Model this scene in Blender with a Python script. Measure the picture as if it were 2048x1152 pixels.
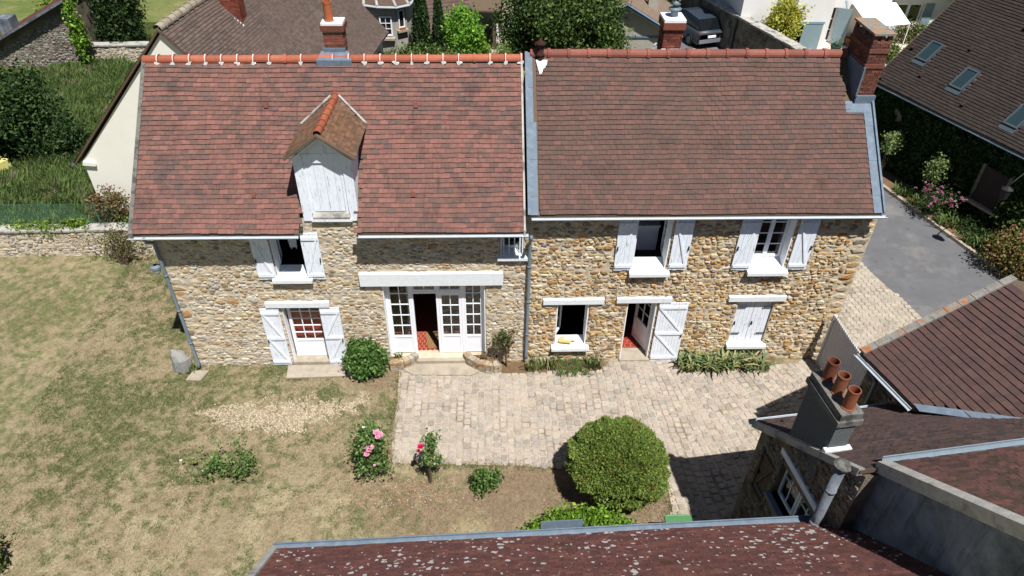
import bpy, math, random
import numpy as np
from mathutils import Vector, Matrix
sc = bpy.context.scene
for o in list(bpy.data.objects): bpy.data.objects.remove(o)
col = sc.collection
RAD = math.radians
# ------------------------------------------------------------------ camera
CAM = Vector((-1.12, -15.0, 14.826))
def cam_axes(p, yaw, roll):
    cp, sp, c, s = math.cos(p), math.sin(p), math.cos(yaw), math.sin(yaw)
    fw = Vector((s*cp, c*cp, -sp)); rt = Vector((c, -s, 0)); dn = fw.cross(rt)
    cr, sr = math.cos(roll), math.sin(roll)
    return cr*rt + sr*dn, cr*dn - sr*rt, fw
r_, d_, f_ = cam_axes(RAD(38.75), RAD(2.49), RAD(-1.0))
cd = bpy.data.cameras.new('camera'); cam = bpy.data.objects.new('camera', cd); col.objects.link(cam)
cd.sensor_width = 36; cd.lens = 1420/2048*36; cd.clip_end = 3000; cd.clip_start = .1
cam.matrix_world = Matrix(((r_.x, -d_.x, -f_.x, CAM.x), (r_.y, -d_.y, -f_.y, CAM.y), (r_.z, -d_.z, -f_.z, CAM.z), (0, 0, 0, 1)))
sc.camera = cam
# ------------------------------------------------------------------ sky, sun, exposure
SUN = Vector((.215, -.45, 1.0)).normalized()
w = bpy.data.worlds.new('World'); sc.world = w; w.use_nodes = True
nt = w.node_tree; nt.nodes.clear()
sky = nt.nodes.new('ShaderNodeTexSky'); sky.sky_type = 'NISHITA'; sky.sun_disc = False
sky.sun_elevation = math.asin(SUN.z); sky.sun_rotation = math.atan2(SUN.x, SUN.y)
sky.air_density = .8; sky.dust_density = .25; sky.ozone_density = 1.0
bg = nt.nodes.new('ShaderNodeBackground'); bg.inputs[1].default_value = .05
wo = nt.nodes.new('ShaderNodeOutputWorld')
nt.links.new(sky.outputs[0], bg.inputs[0]); nt.links.new(bg.outputs[0], wo.inputs[0])
sd = bpy.data.lights.new('sun', 'SUN'); sd.energy = 5.0; sd.angle = RAD(.53); sd.color = (1, .975, .94)
so = bpy.data.objects.new('sun', sd); col.objects.link(so); so.rotation_euler = (-SUN).to_track_quat('-Z', 'Y').to_euler(); so.location = (10, -20, 40)
sc.view_settings.view_transform = 'Standard'; sc.view_settings.look = 'None'; sc.view_settings.exposure = 0.5; sc.view_settings.gamma = 1
sc.render.engine = 'CYCLES'
cy = sc.cycles; cy.max_bounces = 6; cy.diffuse_bounces = 3; cy.glossy_bounces = 2; cy.transmission_bounces = 3; cy.transparent_max_bounces = 8
cy.caustics_reflective = False; cy.caustics_refractive = False
# ------------------------------------------------------------------ helpers
rng = np.random.default_rng(7); random.seed(7)
R = random.uniform
def L(r, g, b):                       # sRGB 0-255 -> linear
    f = lambda c: (c/255/12.92 if c/255 <= .04045 else ((c/255+.055)/1.055)**2.4)
    return (f(r), f(g), f(b))
def jit(c, a=.12):
    k = 1+R(-a, a); return tuple(max(0, x*k*(1+R(-a, a)*.3)) for x in c)
class MB:
    def __init__(s): s.v = []; s.f = []; s.t = []
    def add(s, vs, fs, t=(1, 1, 1)):
        n = len(s.v); s.v += [tuple(v) for v in vs]
        for f in fs: s.f.append(tuple(i+n for i in f)); s.t.append(t)
        return s
    def box(s, c, h, t=(1, 1, 1), ax=None):
        """centre c, half sizes h, optional axes (3 Vectors)"""
        c = Vector(c); X, Y, Z = ax or (Vector((1, 0, 0)), Vector((0, 1, 0)), Vector((0, 0, 1)))
        vs = [c+X*(h[0]*a)+Y*(h[1]*b)+Z*(h[2]*d) for d in (-1, 1) for b in (-1, 1) for a in (-1, 1)]
        return s.add(vs, [(0, 2, 3, 1), (4, 5, 7, 6), (0, 1, 5, 4), (2, 6, 7, 3), (0, 4, 6, 2), (1, 3, 7, 5)], t)
    def bb(s, x0, x1, y0, y1, z0, z1, t=(1, 1, 1)):
        return s.box(((x0+x1)/2, (y0+y1)/2, (z0+z1)/2), ((x1-x0)/2, (y1-y0)/2, (z1-z0)/2), t)
    def bar(s, a, b, wd, hg, t=(1, 1, 1), up=(0, 0, 1)):
        a = Vector(a); b = Vector(b); Z = (b-a); l = Z.length
        if l < 1e-6: return s
        Z /= l; X = Z.cross(Vector(up))
        if X.length < 1e-4: X = Z.cross(Vector((0, 1, 0)))
        X.normalize(); Y = X.cross(Z)
        return s.box((a+b)/2, (wd/2, hg/2, l/2), t, (X, -Y, Z))
    def tube(s, pts, r, n=8, t=(1, 1, 1), cap=True):
        pts = [Vector(p) for p in pts]; rs = r if isinstance(r, (list, tuple)) else [r]*len(pts)
        rings = []; px = None
        for i, p in enumerate(pts):
            d = (pts[min(i+1, len(pts)-1)]-pts[max(i-1, 0)])
            d = d.normalized() if d.length > 1e-9 else Vector((0, 0, 1))
            X = px-d*px.dot(d) if px is not None else d.cross(Vector((.31, .95, .07)))
            if X.length < 1e-5: X = d.cross(Vector((1, 0, 0)))
            X.normalize(); px = X; Y = d.cross(X)
            rings.append([p+(X*math.cos(k*2*math.pi/n)+Y*math.sin(k*2*math.pi/n))*rs[i] for k in range(n)])
        vs = [v for r_ in rings for v in r_]; fs = []
        for i in range(len(pts)-1):
            for k in range(n): fs.append((i*n+k, i*n+(k+1) % n, (i+1)*n+(k+1) % n, (i+1)*n+k))
        if cap: fs += [tuple(range(n))[::-1], tuple((len(pts)-1)*n+k for k in range(n))]
        return s.add(vs, fs, t)
    def lathe(s, c, prof, n=14, t=(1, 1, 1)):
        c = Vector(c); vs = []; fs = []
        for (r, z) in prof:
            for k in range(n): vs.append(c+Vector((r*math.cos(k*2*math.pi/n), r*math.sin(k*2*math.pi/n), z)))
        for i in range(len(prof)-1):
            for k in range(n): fs.append((i*n+k, i*n+(k+1) % n, (i+1)*n+(k+1) % n, (i+1)*n+k))
        return s.add(vs, fs, t)
    def poly(s, pts, t=(1, 1, 1)): return s.add(pts, [tuple(range(len(pts)))], t)
    def prism(s, pts, dv, t=(1, 1, 1)):
        n = len(pts); a = [Vector(p) for p in pts]; b = [p+Vector(dv) for p in a]
        return s.add(a+b, [tuple(range(n))[::-1], tuple(range(n, 2*n))]+[(i, (i+1) % n, n+(i+1) % n, n+i) for i in range(n)], t)
    def mesh(s, name, smooth=False):
        me = bpy.data.meshes.new(name); me.from_pydata(s.v, [], s.f)
        at = me.attributes.new('tint', 'FLOAT_COLOR', 'FACE')
        at.data.foreach_set('color', np.array([(t[0], t[1], t[2], 1.) for t in s.t], 'f').ravel())
        if smooth: me.polygons.foreach_set('use_smooth', [True]*len(me.polygons))
        return me
    def build(s, name, m, parent=None, smooth=False): return link(name, s.mesh(name, smooth), m, parent)
def link(name, me, m, parent=None, M=None):
    if m is not None and not me.materials: me.materials.append(m)
    o = bpy.data.objects.new(name, me); col.objects.link(o)
    B = M if M is not None else Matrix.Identity(4)
    if parent is not None:
        o.parent = parent
        if parent.type == 'EMPTY': B = Matrix.Translation(-parent.location) @ B
    o.matrix_basis = B
    return o
def tag(o, label=None, cat=None, group=None, kind=None):
    if label: o['label'] = label
    if cat: o['category'] = cat
    if group: o['group'] = group
    if kind: o['kind'] = kind
    return o
def empty(name, loc, label, cat, group=None):
    o = bpy.data.objects.new(name, None); o.location = loc; o.empty_display_size = .2; col.objects.link(o)
    return tag(o, label, cat, group)
def npmesh(name, V, F, T, m, parent=None, smooth=False):
    """V (N,3), F (K,k) same-size faces, T (K,3)"""
    me = bpy.data.meshes.new(name); k = F.shape[1]; n = len(F)
    me.vertices.add(len(V)); me.vertices.foreach_set('co', V.astype('f').ravel())
    me.loops.add(n*k); me.loops.foreach_set('vertex_index', F.astype('i').ravel())
    me.polygons.add(n); me.polygons.foreach_set('loop_start', np.arange(0, n*k, k, dtype='i')); me.polygons.foreach_set('loop_total', np.full(n, k, 'i'))
    me.update(calc_edges=True)
    at = me.attributes.new('tint', 'FLOAT_COLOR', 'FACE'); at.data.foreach_set('color', np.concatenate([T, np.ones((n, 1))], 1).astype('f').ravel())
    if smooth: me.polygons.foreach_set('use_smooth', [True]*n)
    return link(name, me, m, parent)
def vnoise(x, y, seed=0):
    """value noise 0..1, vectorised"""
    xi = np.floor(x).astype(np.int64); yi = np.floor(y).astype(np.int64); fx = x-xi; fy = y-yi
    fx = fx*fx*(3-2*fx); fy = fy*fy*(3-2*fy)
    def h(a, b):
        n = (a*374761393+b*668265263+seed*974711) & 0xffffffff
        n = ((n ^ (n >> 13))*1274126177) & 0xffffffff
        return ((n ^ (n >> 16)) & 0xffff)/65535.
    return (h(xi, yi)*(1-fx)+h(xi+1, yi)*fx)*(1-fy)+(h(xi, yi+1)*(1-fx)+h(xi+1, yi+1)*fx)*fy
def fbm(x, y, seed=0, o=4):
    t = 0; a = .5; s = 0
    for i in range(o): t = t+a*vnoise(x*2**i, y*2**i, seed+i*17); s += a; a *= .55
    return t/s
# ------------------------------------------------------------------ materials
MATS = {}
KALB = {'dark_brown_tile': .52, 'clay_tile': .88, 'clay_tile_brown': .76, 'old_roof_tile': .68, 'lichen_tile': .68, 'terracotta': .7, 'sandstone_sett': .8, 'sandy_joint': .78, 'dry_lawn': .82, 'grass_blade': .82, 'soil': .68, 'gravel_stone': .8, 'concrete': .72, 'asphalt': .74, 'red_brick': .76, 'brick_mortar': .76, 'weathered_coping': .74, 'grey_cap_stone': .8, 'zinc': .92, 'field_grass': .62, 'grey_boulder': .8, 'clay_pot': .74, 'straw_grass': .66, 'terrace_slabs': .8, 'lichened_verge': .72, 'weathered_tile': .7, 'weedy_ground': .7, 'grey_render': .86, 'white_wall_render': .92, 'petal': .9, 'leaf': .86, 'glossy_leaf': .86, 'coir_mat': .8, 'yellow_sheet': .8, 'galvanised_pipe': .9, 'pebble_render': .8, 'old_wood': .8, 'white_render': .93, 'pale_zinc': .86, 'cream_render': .92, 'mortar_dab': .85}   # base colours: reflectances of the real surfaces
def mat(name, c=None, rough=.85, var=.18, vs=7., bump=.25, bs=60., spec=.25, metal=0, patch=None, patch2=None, streak=None, trans=0., stretch=None, objrand=0):
    if name in MATS: return MATS[name]
    m = bpy.data.materials.new(name); m.use_nodes = True; t = m.node_tree; t.nodes.clear(); N = t.nodes.new; K = t.links.new
    out = N('ShaderNodeOutputMaterial'); b = N('ShaderNodeBsdfPrincipled'); K(b.outputs[0], out.inputs[0])
    b.inputs['Roughness'].default_value = rough; b.inputs['Metallic'].default_value = metal; b.inputs['Specular IOR Level'].default_value = spec
    g = N('ShaderNodeNewGeometry'); pos = g.outputs['Position']
    if stretch:
        mp = N('ShaderNodeMapping'); mp.inputs['Scale'].default_value = stretch; K(pos, mp.inputs[0]); pos = mp.outputs[0]
    if c is None:
        a = N('ShaderNodeAttribute'); a.attribute_name = 'tint'; cur = a.outputs['Color']
    else:
        a = N('ShaderNodeRGB'); a.outputs[0].default_value = (*c, 1); cur = a.outputs[0]
    def noise(scale, detail=4, rough=.6, vec=None):
        n = N('ShaderNodeTexNoise'); n.inputs['Scale'].default_value = scale; n.inputs['Detail'].default_value = detail; n.inputs['Roughness'].default_value = rough
        K(vec or pos, n.inputs['Vector']); return n.outputs['Fac']
    def rng_(v, a0, a1, b0, b1):
        r = N('ShaderNodeMapRange'); r.inputs[1].default_value = a0; r.inputs[2].default_value = a1; r.inputs[3].default_value = b0; r.inputs[4].default_value = b1
        K(v, r.inputs[0]); return r.outputs[0]
    def mix(fac, a_, b_, mode='MIX'):
        x = N('ShaderNodeMix'); x.data_type = 'RGBA'; x.blend_type = mode
        if isinstance(fac, float): x.inputs[0].default_value = fac
        else: K(fac, x.inputs[0])
        for s_, v in ((6, a_), (7, b_)):
            if isinstance(v, tuple): x.inputs[s_].default_value = (*v, 1)
            else: K(v, x.inputs[s_])
        return x.outputs[2]
    if var:
        f = rng_(noise(vs, 5, .65), .25, .75, 1-var, 1+var)
        cb = N('ShaderNodeCombineColor'); [K(f, cb.inputs[i]) for i in range(3)]
        cur = mix(1.0, cur, cb.outputs[0], 'MULTIPLY')
    for p in (patch, patch2):
        if p:                                                   # (colour, scale, lo, hi, amount)
            f = rng_(noise(p[1], 5, .62), p[2], p[3], 0, p[4] if len(p) > 4 else 1.)
            cur = mix(f, cur, p[0])
    if streak:                                                  # (colour, mapping scale, lo, hi, amount)
        mp = N('ShaderNodeMapping'); mp.inputs['Scale'].default_value = streak[1]; K(g.outputs['Position'], mp.inputs[0])
        cur = mix(rng_(noise(1., 5, .65, mp.outputs[0]), streak[2], streak[3], 0, streak[4]), cur, streak[0])
    if name in KALB: cur = mix(1.0, cur, (KALB[name],)*3, 'MULTIPLY')
    K(cur, b.inputs['Base Color'])
    if bump:
        bm = N('ShaderNodeBump'); bm.inputs['Strength'].default_value = bump; bm.inputs['Distance'].default_value = .03
        K(noise(bs, 4, .65), bm.inputs['Height']); K(bm.outputs[0], b.inputs['Normal'])
    if trans:
        tr = N('ShaderNodeBsdfTranslucent'); K(cur, tr.inputs[0]); mx = N('ShaderNodeMixShader'); mx.inputs[0].default_value = trans
        K(b.outputs[0], mx.inputs[1]); K(tr.outputs[0], mx.inputs[2]); K(mx.outputs[0], out.inputs[0])
    MATS[name] = m; return m
def glass_mat(name, tintc=(.9, .95, .95), refl=.06):
    m = bpy.data.materials.new(name); m.use_nodes = True; t = m.node_tree; t.nodes.clear(); N = t.nodes.new; K = t.links.new
    out = N('ShaderNodeOutputMaterial'); tr = N('ShaderNodeBsdfTransparent'); tr.inputs[0].default_value = (*tintc, 1)
    gl = N('ShaderNodeBsdfGlossy'); gl.inputs['Roughness'].default_value = .03; lw = N('ShaderNodeLayerWeight'); lw.inputs[0].default_value = .5; pw = N('ShaderNodeMath'); pw.operation = 'POWER'; pw.inputs[1].default_value = 4; K(lw.outputs['Facing'], pw.inputs[0]); ma = N('ShaderNodeMath'); ma.operation = 'MULTIPLY_ADD'; ma.inputs[1].default_value = .85; ma.inputs[2].default_value = refl; K(pw.outputs[0], ma.inputs[0])
    mx = N('ShaderNodeMixShader'); K(ma.outputs[0], mx.inputs[0]); K(tr.outputs[0], mx.inputs[1]); K(gl.outputs[0], mx.inputs[2]); K(mx.outputs[0], out.inputs[0])
    MATS[name] = m; return m
glass = glass_mat('window_glass')
m_skyf = mat('skylight_frame', L(64, 74, 80), .7, .08, 5, .05, 30, .3)
skyglass = mat('skylight_glass', L(40, 58, 62), .2, .1, 1., 0, spec=.5)
m_tile = mat('clay_tile', None, .88, .2, 11, .4, 90, .12, patch=(L(70, 60, 58), 1.6, .55, .72, .6), patch2=(L(168, 138, 122), 7, .64, .74, .35), streak=(L(58, 52, 50), (5.5, .8, .8), .58, .74, .6))
m_tileR = mat('clay_tile_brown', None, .88, .18, 11, .35, 90, .12, patch=(L(76, 64, 56), 1.4, .54, .74, .45), streak=(L(62, 56, 52), (4.5, .7, .7), .6, .78, .4))
m_tileN = mat('dark_brown_tile', None, .9, .16, 11, .35, 90, .1, streak=(L(62, 58, 54), (3, 3, .8), .56, .74, .4))
m_tileF = mat('old_roof_tile', None, .9, .25, 12, .4, 90, .1, patch=(L(62, 56, 44), 2.2, .56, .72, .6))
m_ridge = mat('terracotta', None, .75, .16, 10, .2, 80, .25)
m_mort = mat('lime_mortar', L(198, 184, 161), .95, .18, 5, .7, 45, .05, patch=(L(176, 154, 122), 1.7, .5, .7, .55))
m_mortD = mat('dark_mortar', L(128, 118, 104), .95, .25, 5, .8, 40, .05, patch=(L(84, 78, 68), 1.4, .46, .66, .8))  # darker copy of the lime mortar; shade of the outbuilding walls put into colour
m_stone = mat('rubble_stone', None, .92, .32, 16, .9, 34, .08, patch=(L(196, 188, 174), 11, .54, .66, .55))
m_white = mat('white_paint', L(236, 238, 243), .55, .05, 6, .08, 40, .3)
m_whiteOld = mat('weathered_white_paint', L(226, 231, 239), .75, .08, 8, .25, 60, .15, patch=(L(198, 196, 192), 4, .56, .72, .5), streak=(L(120, 118, 116), (30, 30, 3.4), .59, .68, .8))
m_lintel = mat('white_render', L(226, 230, 233), .85, .08, 9, .2, 60, .15, streak=(L(170, 166, 158), (9, 9, 1.2), .58, .8, .5))
m_zinc = mat('zinc', L(100, 114, 128), .65, .18, 6, .08, 30, .25, 0, patch=(L(128, 140, 152), 5, .5, .75, .6))
m_steel = mat('galvanised_pipe', L(112, 126, 136), .5, .14, 6, .08, 30, .4, 0)
m_iron = mat('black_iron', L(32, 32, 34), .6, .1, 6, .1, 40, .3)
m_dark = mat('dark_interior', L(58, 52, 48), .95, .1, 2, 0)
m_redfloor = mat('red_floor_tile', None, .5, .15, 8, .1, 40, .4)
m_grout = mat('pale_grout', L(190, 160, 140), .9, .1, 8, .1, 40)
m_sett = mat('sandstone_sett', None, .9, .22, 16, .7, 45, .1, patch=(L(204, 192, 176), 6, .55, .75, .5), patch2=(L(146, 136, 124), 1.1, .5, .72, .55))
m_joint = mat('sandy_joint', L(190, 177, 158), .95, .2, 5, .5, 60, .05, patch=(L(124, 112, 92), 1.4, .48, .64, .8))
m_lawn = mat('dry_lawn', None, .95, .3, 38, .9, 55, .02)
m_blade = mat('grass_blade', None, .8, .1, 4, 0, spec=.15, trans=.25)
m_leaf = mat('leaf', None, .6, .12, 20, 0, spec=.25, trans=.3)
m_leafg = mat('glossy_leaf', None, .42, .12, 20, 0, spec=.35, trans=.25)
m_petal = mat('petal', None, .6, .1, 20, 0, spec=.2, trans=.3)
m_bark = mat('bark', L(96, 82, 66), .95, .25, 14, .6, 50, .05)
m_core = mat('dark_core', L(44, 52, 28), .95, .3, 10, .8, 30, .02)  # dark filler colour, stands in for the shaded inside of foliage
m_soil = mat('soil', L(134, 110, 84), .95, .3, 9, .8, 40, .02)
m_gravel = mat('gravel_stone', None, .9, .15, 30, .3, 60, .1)
m_concrete = mat('concrete', L(188, 176, 158), .92, .18, 5, .35, 70, .08, patch=(L(146, 134, 116), 2.2, .5, .72, .6))
m_rock = mat('grey_boulder', L(160, 158, 154), .9, .2, 7, .8, 24, .1)
m_asphalt = mat('asphalt', L(116, 116, 118), .9, .14, 1.6, .4, 160, .1, patch=(L(146, 142, 136), .8, .52, .7, .6), patch2=(L(92, 92, 94), 2.6, .6, .7, .5))
m_brick = mat('red_brick', None, .88, .25, 12, .4, 60, .1)
m_brickmort = mat('brick_mortar', L(170, 150, 138), .95, .15, 8, .4, 60)
m_cream = mat('cream_render', L(242, 238, 226), .92, .035, 1.5, .1, 70, .08)
m_grey = mat('grey_render', L(176, 170, 160), .95, .12, 3, .6, 60, .05)
m_plaster = mat('old_grey_plaster', L(118, 124, 132), .95, .3, 2.2, .8, 26, .04, patch=(L(72, 76, 80), 1.3, .46, .66, .8), streak=(L(60, 60, 58), (5, 5, .5), .52, .68, .6))
m_cope = mat('weathered_coping', L(196, 192, 184), .95, .25, 6, .6, 40, .05, patch=(L(96, 94, 88), 3, .5, .66, .8), patch2=(L(176, 118, 52), 4.5, .66, .72, .6))
m_copeG = mat('grey_cap_stone', L(124, 122, 116), .95, .3, 8, .7, 40, .05, patch=(L(70, 70, 66), 5, .5, .62, .8))
m_capL = mat('lichened_slab', L(128, 126, 120), .95, .3, 6, .7, 40, .05, patch=(L(176, 120, 58), 3.4, .5, .62, .8))
m_pebble = mat('pebble_render', L(108, 112, 112), .95, .4, 46, .9, 46, .06, patch=(L(205, 205, 195), 60, .62, .68, .8))
m_darkwall = mat('dark_stone_wall', L(120, 116, 106), .95, .4, 6, 1., 14, .04, patch=(L(62, 62, 58), 2, .45, .65, .8))
m_wood = mat('old_wood', L(112, 96, 80), .85, .25, 5, .4, 30, .1, stretch=(8, 8, 1))
m_shutter_b = mat('grey_blue_paint', L(126, 148, 156), .6, .06, 4, .05, 30, .3)
m_gate = mat('grey_gate_paint', L(186, 186, 192), .6, .06, 4, .05, 30, .3)
m_clay = mat('clay_pot', L(186, 108, 72), .8, .14, 6, .2, 40, .15)
m_green = mat('green_plastic', L(74, 120, 74), .5, .06, 4, .03, 30, .4)
m_cloth = mat('white_cloth', L(212, 214, 222), .9, .06, 5, .1, 30, .1)
m_mat_ = mat('coir_mat', L(150, 116, 80), .95, .3, 30, .5, 120, .02)
m_awning = mat('white_awning', L(240, 242, 240), .7, .02, 2, 0)
m_wire = mat('green_wire', L(70, 104, 84), .6, .05, 4, 0)
m_moss = mat('lichen_moss', L(120, 92, 40), .95, .3, 12, .8, 40)
m_yellow = mat('yellow_sheet', L(214, 208, 128), .8, .1, 4, .1, 20)
# ------------------------------------------------------------------ building pieces
def tile_field(house, O, U, S, W, Ln, row, colw, pal, m, cut=None, n_single=0, thick=.027, name='roof_tiles', part='tile', parent=None, lift=.012, wob=.006, sagk=.05):
    """courses of wedge tiles from eave corner O, along unit U, up-slope unit S"""
    O = Vector(O); U = Vector(U).normalized(); S = Vector(S).normalized(); Nn = U.cross(S).normalized()
    if Nn.z < 0: Nn = -Nn
    nr = int(Ln/row); items = []
    for j in range(nr):
        off = (colw/2 if j % 2 else 0)+R(-.02, .02); i = 0; u = -off; band = R(.95, 1.05); wave = R(-.006, .006)
        while u < W:
            u0, u1 = max(0, u), min(W, u+colw); u += colw
            if u1-u0 < .04: continue
            v = j*row
            if cut and cut((u0+u1)/2, v+row/2): continue
            um = (u0+u1)/2; sag = (float(fbm(np.array([um*.5+3]), np.array([v*.5+7]), 13, 2)[0])-.5)*sagk
            p = O+U*um+S*(v+wave+.012*math.sin(um*1.3+j*.25)*(sagk > 0))+Nn*sag
            items.append((p, (u1-u0)-.004, (p-CAM).length, band))
    def wedge(mb, p, wd, t, a=0, b=0):
        x = wd/2; h0 = lift+thick+a; l = row*1.12; q = .004
        vs = [p-U*x-S*b+Nn*(h0), p+U*x-S*b+Nn*(h0+q*R(-1, 1)), p+U*x+S*l+Nn*(lift+.002), p-U*x+S*l+Nn*(lift+.002), p-U*x-S*b+Nn*(h0-thick-.006), p+U*x-S*b+Nn*(h0-thick-.006)]
        mb.add(vs, [(0, 1, 2, 3), (4, 5, 1, 0), (4, 0, 3), (5, 2, 1)], t)
    def ptint(p, band):
        # colour of fired clay differs tile by tile, in loose drifts
        k = float(fbm(np.array([p.dot(U)*.55+40]), np.array([p.dot(S)*.9+9]), 3, 3)[0]); x = min(.999, max(0, (R(0, 1)*.5+k*.75-.14)))
        c = pal[int(x*len(pal))]; return tuple(v*band for v in jit(c, .045))
    items.sort(key=lambda q: q[2])
    if n_single:
        protos = []
        Z = Vector((0, 0, 0))
        for c in pal:
            for s_ in range(3):
                mb = MB(); wedge(mb, Z, colw-.004, jit(c, .045), R(0, wob)); protos.append((c, mb.mesh(part)))
        full = [it for it in items if abs(it[1]-(colw-.004)) < .001]
        chosen = set(id(it) for it in full[:n_single])
        for it in items:
            if id(it) in chosen:
                t = ptint(it[0], 1); best = sorted(protos, key=lambda q: abs(q[0][0]-t[0])+abs(q[0][2]-t[2]))[:4]
                a = R(-.012, .012); Mx = Matrix.Translation(it[0]+S*R(-.006, .006)) @ Matrix.Rotation(a, 4, Nn)
                link(part, random.choice(best)[1], m, parent or house, Mx)
        items = [it for it in items if id(it) not in chosen]
    mb = MB()
    for it in items: wedge(mb, it[0]+S*R(-.006, .006), it[1], ptint(it[0], it[3]), R(0, wob), 0)
    o = mb.build(name, m, house); o['kind'] = 'stuff'; return o
def ridge_row(house, A, B, n, r, tints, m, part='ridge_tile', parent=None, mort=0):
    """half-round ridge tiles with collars, each one an object"""
    A = Vector(A); B = Vector(B); d = (B-A); l = d.length/n; X = d.normalized(); Y = Vector((0, 0, 1)).cross(X).normalized(); Z = X.cross(Y)
    metas = []
    for c in tints:
        mb = MB()
        def half(x0, x1, r0, r1):
            k = 9; vs = []
            for x, rr in ((x0, r0), (x1, r1)):
                for i in range(k):
                    a = -.25+(math.pi+.5)*i/(k-1); vs.append((x, -rr*math.cos(a), rr*math.sin(a)))
            mb.add(vs, [(i, i+1, k+i+1, k+i) for i in range(k-1)], c)
        half(0, l*.88, r, r*1.02); half(l*.86, l*1.02, r*1.22, r*1.24)
        for x in (l*.86, l*1.02):
            k = 9; vs = []
            for rr in (r*.9, r*1.23):
                for i in range(k):
                    a = -.25+(math.pi+.5)*i/(k-1); vs.append((x, -rr*math.cos(a), rr*math.sin(a)))
            mb.add(vs, [(i, k+i, k+i+1, i+1) for i in range(k-1)], tuple(v*.6 for v in c))
        metas.append(mb.mesh(part))
    for i in range(n):
        Mx = Matrix((( X.x, Y.x, Z.x, 0), (X.y, Y.y, Z.y, 0), (X.z, Y.z, Z.z, 0), (0, 0, 0, 1)))
        o = link(part, metas[i % len(metas)] if i % 3 else random.choice(metas), m, parent or house, Matrix.Translation(A+X*(l*i)+Vector((0, 0, R(-.008, .008)))) @ Mx)
        if mort and R(0, 1) < .8:
            mb = MB(); p = A+X*(l*(i+.93)); q = [];
            for k in range(7):
                a = k*math.pi*2/7; q.append(p+X*(R(.03, .07)*math.cos(a)*R(.6, 1.7))+(-Y if Y.y > 0 else Y)*(r*1.12+.02)+Vector((0, 0, -.05+R(.03, .06)*math.sin(a))))
            mb.prism(q, Vector((0, .06, .01)), L(232, 232, 228)); mb.tube([p+Vector((0, 0, 0))+(-Y if Y.y > 0 else Y)*(r*1.19*math.cos(a))+Vector((0, 0, r*1.19*math.sin(a))) for a in (.0, .4, .8, 1.2, 1.6)], .014, 5, L(226, 222, 214))
            mb.build('mortar_joint', m_tint, parent or house)
m_tint = mat('mortar_dab', None, .9, .1, 20, .3, 60)
STONE = [(L(206, 176, 124), 4), (L(196, 158, 100), 4), (L(204, 190, 160), 5), (L(178, 168, 152), 4), (L(196, 134, 66), 2), (L(158, 124, 84), 2), (L(214, 204, 184), 4), (L(142, 132, 118), 2)]
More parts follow.
